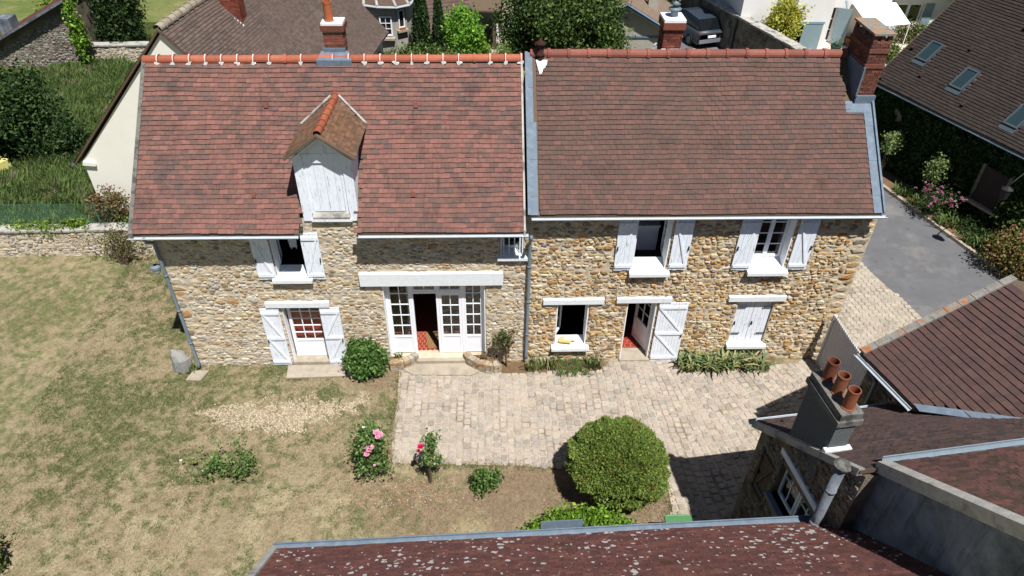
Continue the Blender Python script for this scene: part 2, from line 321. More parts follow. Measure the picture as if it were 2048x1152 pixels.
def stone_face(house, O, U, V, N, holes, u1, v1, n_single, pal=STONE, hmin=.06, hmax=.135, proud=.03, dens=1.0, m=None, mm=None, part='stone', rest='rubble_stones', clip=None, relief=True, mlow=.46, grey=.12, quoins=()):
    """rubble stones standing proud of a mortar face. O corner, U right, V up, N outwards (units)"""
    O = Vector(O); U = Vector(U); V = Vector(V); N = Vector(N); bag = [c for c, k in pal for _ in range(k)]; st = []
    v = .02; holes = list(holes)
    for side in quoins:                                             # larger dressed stones bond the corners
        q = .03
        while q < v1-.2:
            h = R(.15, .27); w_ = R(.22, .46); cu = u1-.012-w_/2 if side > 0 else .012+w_/2; st.append((cu, q+h/2, w_, h*.94)); holes.append((cu-w_/2, cu+w_/2, q, q+h)); q += h+R(.0, .06)
    nq = sum(1 for _ in st)
    while v < v1:
        h = R(hmin, hmax); u = R(-.1, .05)
        while u < u1:
            big = R(0, 1) < .07; wd = h*(R(2., 3.) if big else R(1.0, 2.4)); cu = u+wd/2; cv = v+h/2+R(-.03, .03); hh = h*(R(1.2, 1.5) if big else R(.68, 1.18)); u += wd+R(.002, .022)/dens
            if R(0, 1) > .94*min(1, dens): continue
            if cu-wd/2 < .01: cu, wd = (cu+wd/2+.01)/2, cu+wd/2-.01
            if cu+wd/2 > u1-.01: cu, wd = (cu-wd/2+u1-.01)/2, u1-.01-cu+wd/2
            if wd < .06 or cv-hh/2 < 0 or cv+hh/2 > v1: continue
            if clip and not clip(cu, cv, wd/2, hh/2): continue
            l_, r_2 = cu-wd/2, cu+wd/2; bad = False
            for a, b, c_, d in holes:                               # stones are cut to fit against openings
                if c_-hh*.5 < cv < d+hh*.5 and l_ < b and r_2 > a:
                    if l_ < a and a-l_ > .07: r_2 = min(r_2, a)
                    elif r_2 > b and r_2-b > .07: l_ = max(l_, b)
                    else: bad = True
            if bad or r_2-l_ < .07: continue
            cu, wd = (l_+r_2)/2, r_2-l_
            st.append((cu, cv, wd, hh))
        v += h*.86+.006
    def one(mb, s):
        cu, cv, wd, hh = s; n = random.choice((5, 6, 7, 8)); p = proud*R(.5, 1.35); tl = R(-.14, .14); ph = R(0, 6.28); rot = R(-.12, .12)
        rings = []
        rad = [R(.7, 1.12) for _ in range(n)]; skew = [R(-.3, .3) for _ in range(n)]
        for sc_, hgt in ((1.0, -.004), (.9, p*.78), (.62, p)):
            ring = []
            for i in range(n):
                a = ph+2*math.pi*(i+skew[i])/n; ca, sa = math.cos(a), math.sin(a); k = (abs(ca)**3.2+abs(sa)**3.2)**(-1/3.2)
                x = ca*k*wd/2*rad[i]*sc_; y = sa*k*hh/2*rad[i]*sc_; x, y = x*math.cos(rot)-y*math.sin(rot), x*math.sin(rot)+y*math.cos(rot)
                ring.append(O+U*(cu+x)+V*(cv+y)+N*(hgt+(tl*x*.5+R(-.1, .1)*p if hgt > 0 else 0)))
            rings.append(ring)
        vs = [q for r_ in rings for q in r_]
        fs = [(j*n+i, j*n+(i+1) % n, (j+1)*n+(i+1) % n, (j+1)*n+i) for j in range(2) for i in range(n)]+[tuple(2*n+i for i in range(n))]
        t = jit(random.choice(bag), .13); lu = .3*t[0]+.6*t[1]+.1*t[2]; mb.add(vs, fs, tuple((v+(lu-v)*grey)*.9 for v in t))
    st.sort(key=lambda s: -s[2]*s[3])
    m = m or m_stone
    if relief:
        g = .045; nu, nv = int(u1/g), int(v1/g); X, Y = np.meshgrid(np.linspace(0, u1, nu+1), np.linspace(0, v1, nv+1))
        sd_ = int(abs(O.x)*10)+3; H = (fbm(X*5.2, Y*8.5, sd_, 3)-mlow)*.09+(vnoise(X*19, Y*25, sd_+5)-.5)*.018
        H = np.maximum(H, .0015); edge = (X < .02) | (X > u1-.02) | (Y > v1-.02); H[edge] = .0015
        W3 = np.array(O)+X[..., None]*np.array(U)+Y[..., None]*np.array(V)+H[..., None]*np.array(N)
        cx, cy_ = (X[:-1, :-1]+X[1:, 1:])/2, (Y[:-1, :-1]+Y[1:, 1:])/2; ok = np.ones(cx.shape, bool)
        for a, b, c_, d in (holes[:len(holes)-nq]): ok &= ~((cx > a-g/2) & (cx < b+g/2) & (cy_ > c_-g/2) & (cy_ < d+g/2))
        if clip: ok &= np.vectorize(lambda a, b: bool(clip(a, b, .03, .03)))(cx, cy_)
        I = np.arange((nu+1)*(nv+1)).reshape(nv+1, nu+1); F = np.stack([I[:-1, :-1], I[:-1, 1:], I[1:, 1:], I[1:, :-1]], -1)[ok]
        o = npmesh('mortar_bed', W3.reshape(-1, 3), F, np.ones((len(F), 3)), mm or m_mort, house, True); o['kind'] = 'stuff'
    for s in st[:n_single]:
        mb = MB(); one(mb, s); mb.build(part, m, house)
    if st[n_single:]:
        mb = MB()
        for s in st[n_single:]: one(mb, s)
        o = mb.build(rest, m, house); o['kind'] = 'stuff'
def holed_wall(mb, x0, x1, z0, z1, y0, y1, holes, t=(1, 1, 1)):
    """wall slab between y0 (front) and y1 with rectangular openings (x0,x1,z0,z1)"""
    xs = sorted({x0, x1, *[h[0] for h in holes], *[h[1] for h in holes]}); zs = sorted({z0, z1, *[h[2] for h in holes], *[h[3] for h in holes]})
    for a, b in zip(xs, xs[1:]):
        for c, d in zip(zs, zs[1:]):
            mx, mz = (a+b)/2, (c+d)/2
            if any(h[0] < mx < h[1] and h[2] < mz < h[3] for h in holes): continue
            mb.add([(a, y0, c), (b, y0, c), (b, y0, d), (a, y0, d)], [(0, 1, 2, 3)], t); mb.add([(a, y1, c), (b, y1, c), (b, y1, d), (a, y1, d)], [(3, 2, 1, 0)], t)
    for a, b, c, d in holes:
        mb.add([(a, y0, c), (a, y1, c), (a, y1, d), (a, y0, d)], [(0, 1, 2, 3)], t); mb.add([(b, y0, c), (b, y1, c), (b, y1, d), (b, y0, d)], [(3, 2, 1, 0)], t)
        mb.add([(a, y0, c), (b, y0, c), (b, y1, c), (a, y1, c)], [(0, 1, 2, 3)], t); mb.add([(a, y0, d), (b, y0, d), (b, y1, d), (a, y1, d)], [(3, 2, 1, 0)], t)
    mb.add([(x0, y0, z0), (x0, y1, z0), (x0, y1, z1), (x0, y0, z1)], [(3, 2, 1, 0)], t); mb.add([(x1, y0, z0), (x1, y1, z0), (x1, y1, z1), (x1, y0, z1)], [(0, 1, 2, 3)], t)
    mb.add([(x0, y0, z1), (x1, y0, z1), (x1, y1, z1), (x0, y1, z1)], [(0, 1, 2, 3)], t)
def xf(mb, M):
    mb.v = [tuple(M @ Vector(v)) for v in mb.v]; return mb
def glazed(house, x0, x1, z0, z1, y, cols, rows, name='window', fw=.055, bar=.024, panel=0, M=None, m=None, dy=.05, nosub=False):
    """glazed leaf: frame mesh as the part, panes and bars as its sub-parts; panel = height of a solid foot panel"""
    m = m or m_white; M = M or Matrix.Identity(4)
    mb = MB(); mb.bb(x0, x0+fw, y, y+dy, z0, z1); mb.bb(x1-fw, x1, y, y+dy, z0, z1); mb.bb(x0+fw, x1-fw, y, y+dy, z1-fw, z1); mb.bb(x0+fw, x1-fw, y, y+dy, z0, z0+fw*1.4)
    zb = z0+fw*1.4
    if panel:
        mb.bb(x0+fw, x1-fw, y+.018, y+dy-.01, zb, z0+panel-.03); mb.bb(x0+fw, x1-fw, y, y+dy, z0+panel-.03, z0+panel+.03); zb = z0+panel+.03
    o = xf(mb, M).build(name, m, house)
    gx0, gx1, gz0, gz1 = x0+fw, x1-fw, zb, z1-fw
    cw, rh = (gx1-gx0)/cols, (gz1-gz0)/rows
    for i in range(1, cols): xf(MB().bb(gx0+i*cw-bar/2, gx0+i*cw+bar/2, y+.008, y+dy-.008, gz0, gz1), M).build('glazing_bar', m, o)
    for j in range(1, rows): xf(MB().bb(gx0, gx1, y+.01, y+dy-.01, gz0+j*rh-bar/2, gz0+j*rh+bar/2), M).build('glazing_bar', m, o)
    for i in range(cols):
        for j in range(rows):
            xf(MB().bb(gx0+i*cw+bar/2, gx0+(i+1)*cw-bar/2, y+dy*.45, y+dy*.55, gz0+j*rh+bar/2, gz0+(j+1)*rh-bar/2), M).build('pane', glass, o)
    return o
def shutter(house, x0, x1, z0, z1, n, brace=1, M=None, m=None, y=-.07, lean=0, two=False, hinges=False, flip=False, bare=False):
    """board shutter folded against the wall: planks, battens, braces as sub-parts of a back board strip"""
    m = m or m_whiteOld; M = M or Matrix.Identity(4); th = .028; pw = (x1-x0)/n; s = house
    o = xf(MB().bb(x0+.01, x1-.01, y+th*.3, y+th*.6, z0+.02, z1-.02), M).build('shutter', m, s)
    for i in range(n):
        q = R(-.004, .004)
        xf(MB().bb(x0+i*pw+.003, x0+(i+1)*pw-.003, y+q*.4, y+th+q*.4, z0+R(-.012, .012), z1+R(-.006, .006)), M).build('plank', m, o)
    zs = [z0+.14, z1-.16]+([(z0+z1)/2-.02] if two else [])
    for z in ([] if bare else zs): xf(MB().bb(x0+.02, x1-.02, y-.03, y-.002, z-.045, z+.045), M).build('batten', m, o)
    if brace:
        zz = sorted(zs)
        for a, b in zip(zz, zz[1:]):
            xa, xb = (x0+.07, x1-.07) if brace > 0 else (x1-.07, x0+.07)
            xf(MB().bar((xa, y-.014, a+.05), (xb, y-.014, b-.05), .05, .024, up=(0, 1, 0)), M).build('brace', m, o)
    if hinges:
        for z in zs[:2]: xf(MB().bb(x0+.0, x1-.06, y-.036, y-.03, z-.014, z+.014), M).build('hinge', m_iron, o)
    xf(MB().bb(x1-.05 if flip else x0+.03, x1-.03 if flip else x0+.05, y-.05, y-.002, (z0+z1)/2-.16, (z0+z1)/2-.04), M).build('latch', m_iron, o)
    return o
# ------------------------------------------------------------------ foliage
GREEN = [L(84, 104, 54), L(66, 90, 44), L(102, 118, 64), L(54, 78, 38), L(116, 132, 72)]
DGREEN = [L(52, 76, 36), L(42, 64, 32), L(66, 90, 44), L(36, 54, 28), L(80, 100, 52)]
def leaves(name, P, size, pal, m, parent=None, clump=None, asp=.55, up=0., jitter=.18):
    n = len(P); a = rng.normal(size=(n, 3)); a[:, 2] += up; a /= np.linalg.norm(a, axis=1)[:, None]
    b = np.cross(a, rng.normal(size=(n, 3))); b /= np.linalg.norm(b, axis=1)[:, None]+1e-9
    s = (size*rng.uniform(.65, 1.3, n))[:, None]; c = np.cross(a, b)*s*.18
    V = np.stack([P-a*s, P+b*s*asp+c, P+a*s, P-b*s*asp+c], 1).reshape(-1, 3); F = np.arange(n*4).reshape(n, 4)
    T = np.array(pal)[rng.integers(0, len(pal), n)]*rng.uniform(1-jitter, 1+jitter, (n, 1))*1.22
    if clump is not None: T = T*clump[:, None]
    return npmesh(name, V, F, T, m, parent)
def crown(c, rad, nc, per, cr, shell=(.55, 1.), lump=.22, zmin=None):
    """points of leaf clumps filling an uneven ellipsoid"""
    d = rng.normal(size=(nc, 3)); d /= np.linalg.norm(d, axis=1)[:, None]
    k = rng.uniform(shell[0], shell[1], nc)*(1+lump*(2*vnoise(d[:, 0]*2.3+9+c[0], d[:, 2]*2.3+d[:, 1]*1.7+c[1], 5)-1))
    C = np.array(c)+d*np.array(rad)*k[:, None]; b = rng.uniform(.78, 1.25, nc)
    P = (C[:, None, :]+rng.normal(size=(nc, per, 3))*np.array(cr)).reshape(-1, 3); B = np.repeat(b, per)
    if zmin is not None: q = P[:, 2] > zmin; P, B = P[q], B[q]
    return P, B
def lump_core(mb, c, rad, seed=0, n=14, k=9, amp=.15, t=(1, 1, 1)):
    vs = []; fs = []
    for j in range(k+1):
        th = math.pi*j/k
        for i in range(n):
            ph = 2*math.pi*i/n; s = 1+amp*math.sin(3*ph+seed+2*th)*math.sin(2*th+seed*1.7)
            vs.append((c[0]+rad[0]*s*math.sin(th)*math.cos(ph), c[1]+rad[1]*s*math.sin(th)*math.sin(ph), c[2]+rad[2]*s*math.cos(th)))
    for j in range(k):
        for i in range(n): fs.append((j*n+i, (j+1)*n+i, (j+1)*n+(i+1) % n, j*n+(i+1) % n))
    mb.add(vs, fs, t)
def shrub(name, label, base, c, rad, nc, per, cr, size, pal, m=None, cat='shrub', stems=5, core=.6, group=None, asp=.55, trunk=.05, shell=(.55, 1.), lump=.22, zmin=None):
    e = empty(name, base, label, cat, group)
    mb = MB()
    for i in range(stems):
        a = R(0, 6.28); q = R(.15, .6)
        tip = Vector((c[0]+rad[0]*q*math.cos(a), c[1]+rad[1]*q*math.sin(a), c[2]+rad[2]*R(-.1, .5)))
        b0 = Vector(base)+Vector((R(-.1, .1)*rad[0], R(-.1, .1)*rad[1], -.05)); mid = (b0+tip)/2+Vector((R(-.1, .1), R(-.1, .1), 0))*rad[0]
        mb.tube([b0, mid, tip], [trunk, trunk*.7, trunk*.25], 6)
    mb.build('trunk' if trunk > .08 else 'stem', m_bark, e)
    if core:
        mb = MB(); lump_core(mb, c, [r*core for r in rad], R(0, 6)); mb.build('dark_filler', m_core, e)  # added solid dark lump, closes see-through gaps between the leaves
    P, B = crown(c, rad, nc, per, cr, shell, lump, zmin)
    leaves('crown' if trunk > .08 else 'foliage', P, size, pal, m or m_leaf, e, B, asp)
    return e
# ================================================================== SETTING
def structure(name, mb, m, parent=None):
    o = mb.build(name, m, parent); o['kind'] = 'structure'; return o
m_field = mat('field_grass', L(142, 144, 92), .95, .25, 3, .8, 20, .02, patch=(L(104, 124, 64), .35, .42, .6, .8), patch2=(L(172, 156, 112), 1.3, .54, .68, .7))
structure('ground', MB().poly([(-300, -300, -.03), (300, -300, -.03), (300, 400, -.03), (-300, 400, -.03)]), m_field)
DRY = np.array(L(158, 143, 114)); DRY2 = np.array(L(142, 125, 99)); GRN = np.array(L(100, 108, 66)); SOIL = np.array(L(138, 118, 96)); PALE = np.array(L(176, 162, 130))
def lawn_col(x, y):
    a = fbm(x*.55+11, y*.55+5, 1, 4); b = fbm(x*2.1, y*2.1, 9, 3); c = fbm(x*6.3, y*6.3, 21, 2)
    bias = .26*np.exp(-((y+1.55+.12*(x+7))/1.25)**2)+.16*np.clip((-x-6.5)/4, -.5, 1)*np.clip((y+5.5)/2, 0, 1)-.09*np.clip((-y-3.6)/2, 0, 1)
    g = np.clip(((a-.5)*.9+(b-.5)*.6+(c-.5)*1.1+bias+.1)*1.75, 0, .95)*rng.uniform(.55, 1.45, np.shape(x)).clip(0, 1.2)
    e = ((x-.2)/4.3)**2+((y+4.75)/1.25)**2+(b-.5)*1.6; s = np.clip(1.25-e, 0, 1)*.8
    s = np.maximum(s, np.clip(1.-(((x+4.3)/.9)**2+((y+.75)/.55)**2)+(b-.5), 0, 1)*.8)
    k = np.clip((a-.42)*1.8+(c-.5)*1.2, 0, 1)[..., None]
    T = DRY*(1-k)+DRY2*k; T = T+(PALE-T)*np.clip((b-.56)*2.5+np.clip((-y-3.4)/4, 0, .45), 0, .8)[..., None]
    T = T*(1-s[..., None])+SOIL*s[..., None]; g = g*(1-.75*s)
    return T*(1-.8*g[..., None])+GRN*.8*g[..., None], g
def lawn():
    st = .06; xs = np.arange(-21, 9.2, st); ys = np.arange(-9.5, 5.6, st); X, Y = np.meshgrid(xs, ys); n, k = X.shape
    Z = (fbm(X*1.5, Y*1.5, 4, 3)-.5)*.03-.012
    V = np.stack([X, Y, Z], -1).reshape(-1, 3); I = np.arange(n*k).reshape(n, k)
    F = np.stack([I[:-1, :-1], I[:-1, 1:], I[1:, 1:], I[1:, :-1]], -1).reshape(-1, 4)
    T, g = lawn_col(X[:-1, :-1].ravel(), Y[:-1, :-1].ravel()); T = T*rng.uniform(.86, 1.14, (len(T), 1))
    o = npmesh('lawn', V, F, T, m_lawn, smooth=True); o['kind'] = 'structure'
lawn()
def in_poly(x, y, P):
    c = np.zeros(np.shape(x), bool); n = len(P)
    for i in range(n):
        x1, y1 = P[i]; x2, y2 = P[(i+1) % n]
        if y1 == y2: continue
        c ^= ((y1 > y) != (y2 > y)) & (x < (x2-x1)*(y-y1)/(y2-y1)+x1)
    return c
YARD = [(-3.72, -.25), (-3.66, -1.6), (-3.7, -2.7), (-3.58, -3.62), (-1.6, -3.7), (.8, -3.86), (2.1, -3.95), (3.0, -3.95), (3.3, -4.4), (3.25, -5.4), (3.35, -7.6), (8.9, -7.6), (8.9, -.1), (7.0, -.35), (4.4, -.4), (4.25, 0.), (2.5, 0.), (2.2, -.42), (.2, -.5), (-.9, -.45), (-1.5, -.1), (-3.3, -.1)]
def grass():
    n = 300000; x = rng.uniform(-13.5, 4, n); y = rng.uniform(-8, 5.4, n)
    q = ~in_poly(x, y, YARD) & ~((x > -9.62) & (y > -.03)) & ~(x > 3.4)
    x, y = x[q], y[q]; T, g = lawn_col(x, y); n = len(x)
    keep = rng.uniform(0, 1, n) < .55+.45*g; x, y, T, g = x[keep], y[keep], T[keep], g[keep]; n = len(x)
    gg = rng.uniform(0, 1, n) < g*.85; T = np.where(gg[:, None], np.array([L(96, 106, 64), L(82, 96, 56), L(112, 118, 74)])[rng.integers(0, 3, n)], T*1.05)*rng.uniform(.62, 1.3, (n, 1))
    h = rng.uniform(.015, .04, n)+g*.015; a = rng.uniform(0, 6.283, n); ln = rng.uniform(.02, .06, n)*1.1; wv = .0075
    B = np.stack([x, y, np.full(n, -.012)], 1); dx = np.stack([np.cos(a), np.sin(a), np.zeros(n)], 1); px = np.stack([-np.sin(a), np.cos(a), np.zeros(n)], 1)
    V = np.stack([B-px*wv, B+px*wv, B+dx*ln[:, None]+np.stack([np.zeros(n), np.zeros(n), h], 1)], 1).reshape(-1, 3)
    o = npmesh('grass', V, np.arange(n*3).reshape(n, 3), T, m_blade); tag(o, 'short dry and green grass blades over the garden lawn', 'grass', kind='stuff')
grass()
# ---- courtyard of sandstone setts
yard = structure('courtyard', MB().poly([(x, y, .006) for x, y in YARD]), m_joint)
def sett_mesh(mb, c, a, b, ang, z, t):
    n = 8; ca, sa = math.cos(ang), math.sin(ang); rings = []
    rr = [R(.86, 1.05) for _ in range(n)]
    for sc_, zz in ((1., 0.), (.93, z*.8), (.7, z)):
        ring = []
        for i in range(n):
            qx, qy = [(1, -.72), (1, .72), (.72, 1), (-.72, 1), (-1, .72), (-1, -.72), (-.72, -1), (.72, -1)][i]
            x = qx*a/2*sc_*rr[i]; y = qy*b/2*sc_*rr[i]; ring.append((c[0]+x*ca-y*sa, c[1]+x*sa+y*ca, .004+zz+R(-.002, .002)*(zz > 0)))
        rings.append(ring)
    vs = [p for r_ in rings for p in r_]
    mb.add(vs, [(j*n+i, j*n+(i+1) % n, (j+1)*n+(i+1) % n, (j+1)*n+i) for j in range(2) for i in range(n)]+[tuple(2*n+i for i in range(n))], t)
SETT = [L(188, 175, 162), L(183, 171, 159), L(192, 179, 166), L(178, 167, 156), L(186, 171, 157), L(171, 163, 154), L(190, 177, 162)]
def setts(parent, P, x0, x1, y0, y1, cw, n_single, warp, pal):
    items = []; s = x0
    while s < x1:
        w_ = cw*R(.9, 1.12); t = y0+R(0, cw)
        while t < y1:
            l = cw*R(.78, 1.2); tc = t+l/2; x, y, an = warp(s+w_/2, tc); t += l
            if in_poly(np.array([x]), np.array([y]), P)[0]: items.append((x, y, w_-.022, l-.022, an))
        s += w_
    items.sort(key=lambda q: (Vector((q[0], q[1], 0))-CAM).length)
    rest = MB()
    for i, (x, y, a, b, an) in enumerate(items):
        dk = R(0, 1) < .08
        t = jit(random.choice(pal), .06); t = tuple(v*.78 for v in t) if dk else t
        if i < n_single: mb = MB(); sett_mesh(mb, (x, y), a, b, an+R(-.08, .08), R(.012, .032), t); mb.build('sett', m_sett, parent)
        else: sett_mesh(rest, (x, y), a, b, an+R(-.08, .08), R(.012, .032), t)
    o = rest.build('small_setts', m_sett, parent); o['kind'] = 'stuff'
def yard_warp(s, t):
    k = min(1, max(0, (s-1.5)/4.5)); sh = .34*k*k; return s+sh*(t+2.0)*-1, t+.12*math.sin(s*.7)*.3, sh*.8
setts(yard, YARD, -4.2, 11.5, -7.7, .2, .2, 300, yard_warp, SETT)
# ---- street: asphalt, paving, kerb, planted verge
def kx(y): return 16.84+(3.08-y)*.267
def axl(y): return 12.05+(4.55-y)*.27
PAV = [(8.95, -6), (axl(-6)-.05, -6), (axl(4.6), 4.6), (10.6, 6.2), (8.95, 7.2)]
pav = structure('street_paving', MB().poly([(x, y, .004) for x, y in PAV]), m_joint)
setts(pav, PAV, 8.5, 15.2, -6, 7.4, .2, 0, lambda s, t: (s+.15*(3-t), t, -.15), [L(188, 178, 162), L(184, 174, 159), L(191, 181, 165), L(181, 171, 156)])
RD = [(axl(-9), -9), (kx(-9), -9), (kx(60), 60), (kx(60)-6.5, 60), (9.2, 18), (8.9, 7.2), (10.6, 6.2), (axl(4.6), 4.6)]
structure('road', MB().poly([(x, y, -.004) for x, y in RD]), m_asphalt)
kb = structure('kerb', MB().poly([(kx(-9), -9, .03), (kx(-9)+.2, -9, .03), (kx(60)+.2, 60, .03), (kx(60), 60, .03)]), m_concrete)
for i in range(24):
    y0 = -2+i*.75; p0, p1 = Vector((kx(y0)+.09, y0, .05)), Vector((kx(y0+.73)+.09, y0+.73, .05))
    MB().bar(p0, p1, .15, R(.1, .13), jit(L(150, 146, 138), .1)).build('kerb_stone', m_concrete, kb)
structure('verge_soil', MB().poly([(kx(-4)+.2, -4, .02), (kx(-4)+5, -4, .02), (kx(22)+5, 22, .02), (kx(22)+.2, 22, .02)]), m_soil)
structure('driveway', MB().poly([(8.6, 9, -.012), (12.9, 9, -.012), (12.9, 40, -.012), (8.6, 40, -.012)]), m_asphalt)
structure('garden_path', MB().poly([(-1.5, 20, -.006), (-.5, 20, -.006), (.1, 26, -.006), (.9, 34, -.006), (-.3, 34, -.006), (-.9, 27, -.006)]), m_joint)
# raised neighbouring garden behind the wall
m_weedsoil = mat('weedy_ground', L(96, 104, 58), .95, .35, 2, .9, 14, .02, patch=(L(60, 78, 40), .8, .4, .6, .8))
tr = MB(); tr.add([(-60, 5.75, .75), (-9.75, 5.75, .75), (-9.75, 7.4, .78), (-60, 7.4, .78), (-16, 26, .7), (-60, 26, .7), (-16, 30, -.05), (-60, 30, -.05), (-9.75, 5.75, -.1), (-60, 5.75, -.1)], [(0, 1, 2, 3), (3, 2, 4, 5), (5, 4, 6, 7), (9, 8, 1, 0)])
structure('terrain', tr, m_weedsoil)
# gravel patch
GP = [(-9.2, -1.8), (-8.5, -1.66), (-7.9, -1.6), (-7.2, -1.62), (-6.4, -1.42), (-5.4, -1.45), (-4.45, -1.32), (-4.5, -1.6), (-5.1, -1.85), (-5.7, -2.2), (-6.1, -2.5), (-6.5, -2.55), (-7.0, -2.38), (-7.8, -2.32), (-8.3, -2.05), (-8.8, -1.98)]
def gravel():
    n = 12000; x = rng.uniform(-9.4, -4.2, n); y = rng.uniform(-2.9, -1.1, n)
    jx = (fbm(x*3, y*3, 31, 2)-.5)*.7+rng.normal(0, .07, n); jy = (fbm(x*3, y*3, 47, 2)-.5)*.6+rng.normal(0, .09, n); q = in_poly(x+jx, y+jy, GP) & (rng.uniform(0, 1, n) < .6+.8*fbm(x*2.2, y*2.2, 53, 3)); x, y = x[q], y[q]
    mb = MB()
    for a, b in zip(x, y):
        s = R(.012, .036); an = R(0, 6.28); pts = [(a+s*R(.7, 1.2)*math.cos(an+k*1.2566), b+s*R(.6, 1)*math.sin(an+k*1.2566)) for k in range(5)]; h = s*R(.4, .8)
        vs = [(p[0], p[1], -.01) for p in pts]+[(a+(p[0]-a)*.6, b+(p[1]-b)*.6, h) for p in pts]
        mb.add(vs, [(i, (i+1) % 5, 5+(i+1) % 5, 5+i) for i in range(5)]+[(5, 6, 7, 8, 9)], jit(random.choice([L(196, 180, 154), L(182, 166, 140), L(206, 192, 168), L(168, 152, 128)]), .1))
    tag(mb.build('gravel', m_gravel), 'pale loose gravel patch lying across the lawn', 'gravel', kind='stuff')
gravel()
# ================================================================== THE STONE HOUSE, LEFT WING
def roof_slab(mb, x0, x1, ya, za, yb, zb, th=.07):
    mb.add([(x0, ya, za), (x1, ya, za), (x1, yb, zb), (x0, yb, zb), (x0, ya, za-th), (x1, ya, za-th), (x1, yb, zb-th), (x0, yb, zb-th)], [(0, 1, 2, 3), (7, 6, 5, 4), (4, 5, 1, 0), (1, 5, 6, 2), (2, 6, 7, 3), (3, 7, 4, 0)])
def gable(mb, x, ya, yb, z0, ze, yr, zr, th):
    mb.prism([(x, ya, z0), (x, yb, z0), (x, yb, ze), (x, yr, zr), (x, ya, ze)], (th, 0, 0))
def gutter(house, x0, x1, y, z, r=.06, U=None):
    mb = MB(); k = 7
    for x in (x0, x1): pass
    vs = []
    for x in (x0, x1):
        for rr in (r, r-.008):
            for i in range(k): a = math.pi+math.pi*i/(k-1); vs.append((x, y+rr*math.cos(a), z+rr*math.sin(a)))
    q = lambda e, s, i: (e*2+s)*k+i
    fs = [(q(0, 0, i), q(0, 0, i+1), q(1, 0, i+1), q(1, 0, i)) for i in range(k-1)]+[(q(0, 1, i), q(1, 1, i), q(1, 1, i+1), q(0, 1, i+1)) for i in range(k-1)]
    fs += [(q(0, 0, 0), q(1, 0, 0), q(1, 1, 0), q(0, 1, 0)), (q(0, 0, k-1), q(0, 1, k-1), q(1, 1, k-1), q(1, 0, k-1))]
    mb.add(vs, fs); mb.tube([(x0, y-r, z), (x1, y-r, z)], .012, 6)
    return mb.build('gutter', m_zincw, house)
m_zincw = mat('pale_zinc', L(182, 190, 196), .6, .12, 5, .08, 30, .3, 0)
def liners(house, h, y0, y1, m=m_white, top=True):
    a, b, c, d = h; mb = MB(); mb.bb(a-.004, a+.022, y0, y1, c, d); mb.bb(b-.022, b+.004, y0, y1, c, d)
    if top: mb.bb(a+.022, b-.022, y0, y1, d-.022, d+.004)
    return mb.build('reveal', m, house)
def sill(house, x0, x1, yb, yf, zb, zf, th=.09, m=None):
    mb = MB(); mb.add([(x0, yf, zf-th), (x1, yf, zf-th), (x1, yb, zb-th), (x0, yb, zb-th), (x0, yf, zf), (x1, yf, zf), (x1, yb, zb), (x0, yb, zb)], [(3, 2, 1, 0), (4, 5, 6, 7), (0, 1, 5, 4), (1, 2, 6, 5), (2, 3, 7, 6), (3, 0, 4, 7)])
    return mb.build('sill', m or m_lintel, house)
EL, RL = (-.45, 4.91), (2.98, 7.95); ER, RR_ = (-.25, 5.26), (2.98, 8.12)
HL = empty('stone_house', (-4.8, 0, 0), 'left wing of the stone house with red tiled roof, white dormer and glazed doors', 'house')
hUp, hDoor, hBig, hSm = (-6.66, -5.82, 3.14, 4.8), (-6.78, -5.68, .12, 2.24), (-3.97, -1.2, .18, 2.97), (-.78, -.2, 3.82, 4.66)
wl = MB(); holed_wall(wl, -9.55, -.02, -.1, 5.08, 0, .42, [hUp, hDoor, hBig, hSm])
gable(wl, -9.55, .42, 5.8, -.1, 5.3, RL[0], RL[1]-.1, .4); wl.bb(-9.15, -.02, 5.4, 5.8, -.1, 5.2)
wallL = wl.build('wall', m_mort, HL)
stone_face(HL, (-9.55, 0, 0), (1, 0, 0), (0, 0, 1), (0, -1, 0), [(a+9.55-.01, b+9.55+.01, c-.1, d+.02) for a, b, c, d in (hUp, hDoor, hBig, hSm)]+[(9.55-4.52, 9.55-.7, 2.95, 3.4), (9.55-7.15, 9.55-5.45, 2.2, 2.4), (9.55-6.8, 9.55-5.75, 3., 3.3), (9.55-.86, 9.55-.02, 3.72, 3.9)], 9.5, 5.06, 300, dens=1., mlow=.44, quoins=(-1,), pal=[(L(200, 180, 146), 5), (L(192, 162, 118), 4), (L(202, 190, 168), 6), (L(184, 174, 158), 7), (L(182, 138, 90), 1), (L(156, 134, 106), 2), (L(210, 200, 182), 5)])
stone_face(HL, (-9.55, 5.8, 0), (0, -1, 0), (0, 0, 1), (-1, 0, 0), [], 5.78, 5.2, 0, dens=.86, rest='gable_stones')
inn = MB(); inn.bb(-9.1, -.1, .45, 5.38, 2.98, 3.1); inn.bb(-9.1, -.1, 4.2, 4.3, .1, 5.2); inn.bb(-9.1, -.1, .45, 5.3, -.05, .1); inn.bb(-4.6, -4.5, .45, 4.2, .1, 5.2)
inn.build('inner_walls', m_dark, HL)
rl = MB(); dy = (RL[1]-EL[1])/(RL[0]-EL[0]); z_at = lambda y: EL[1]+(y-EL[0])*dy
roof_slab(rl, -9.8, -5.74, *EL, *RL); roof_slab(rl, -4.31, -.17, *EL, *RL); roof_slab(rl, -5.74, -4.31, .03, z_at(.03), *RL); roof_slab(rl, -9.8, -.17, 6.2, 5.0, *RL)
roofL = rl.build('roof', m_wood, HL)
S_L = Vector((0, RL[0]-EL[0], RL[1]-EL[1])); lenL = S_L.length
PALL = [L(98, 82, 77), L(108, 85, 79), L(117, 88, 80), L(125, 91, 82), L(134, 95, 86), L(105, 85, 80), L(120, 88, 80)]
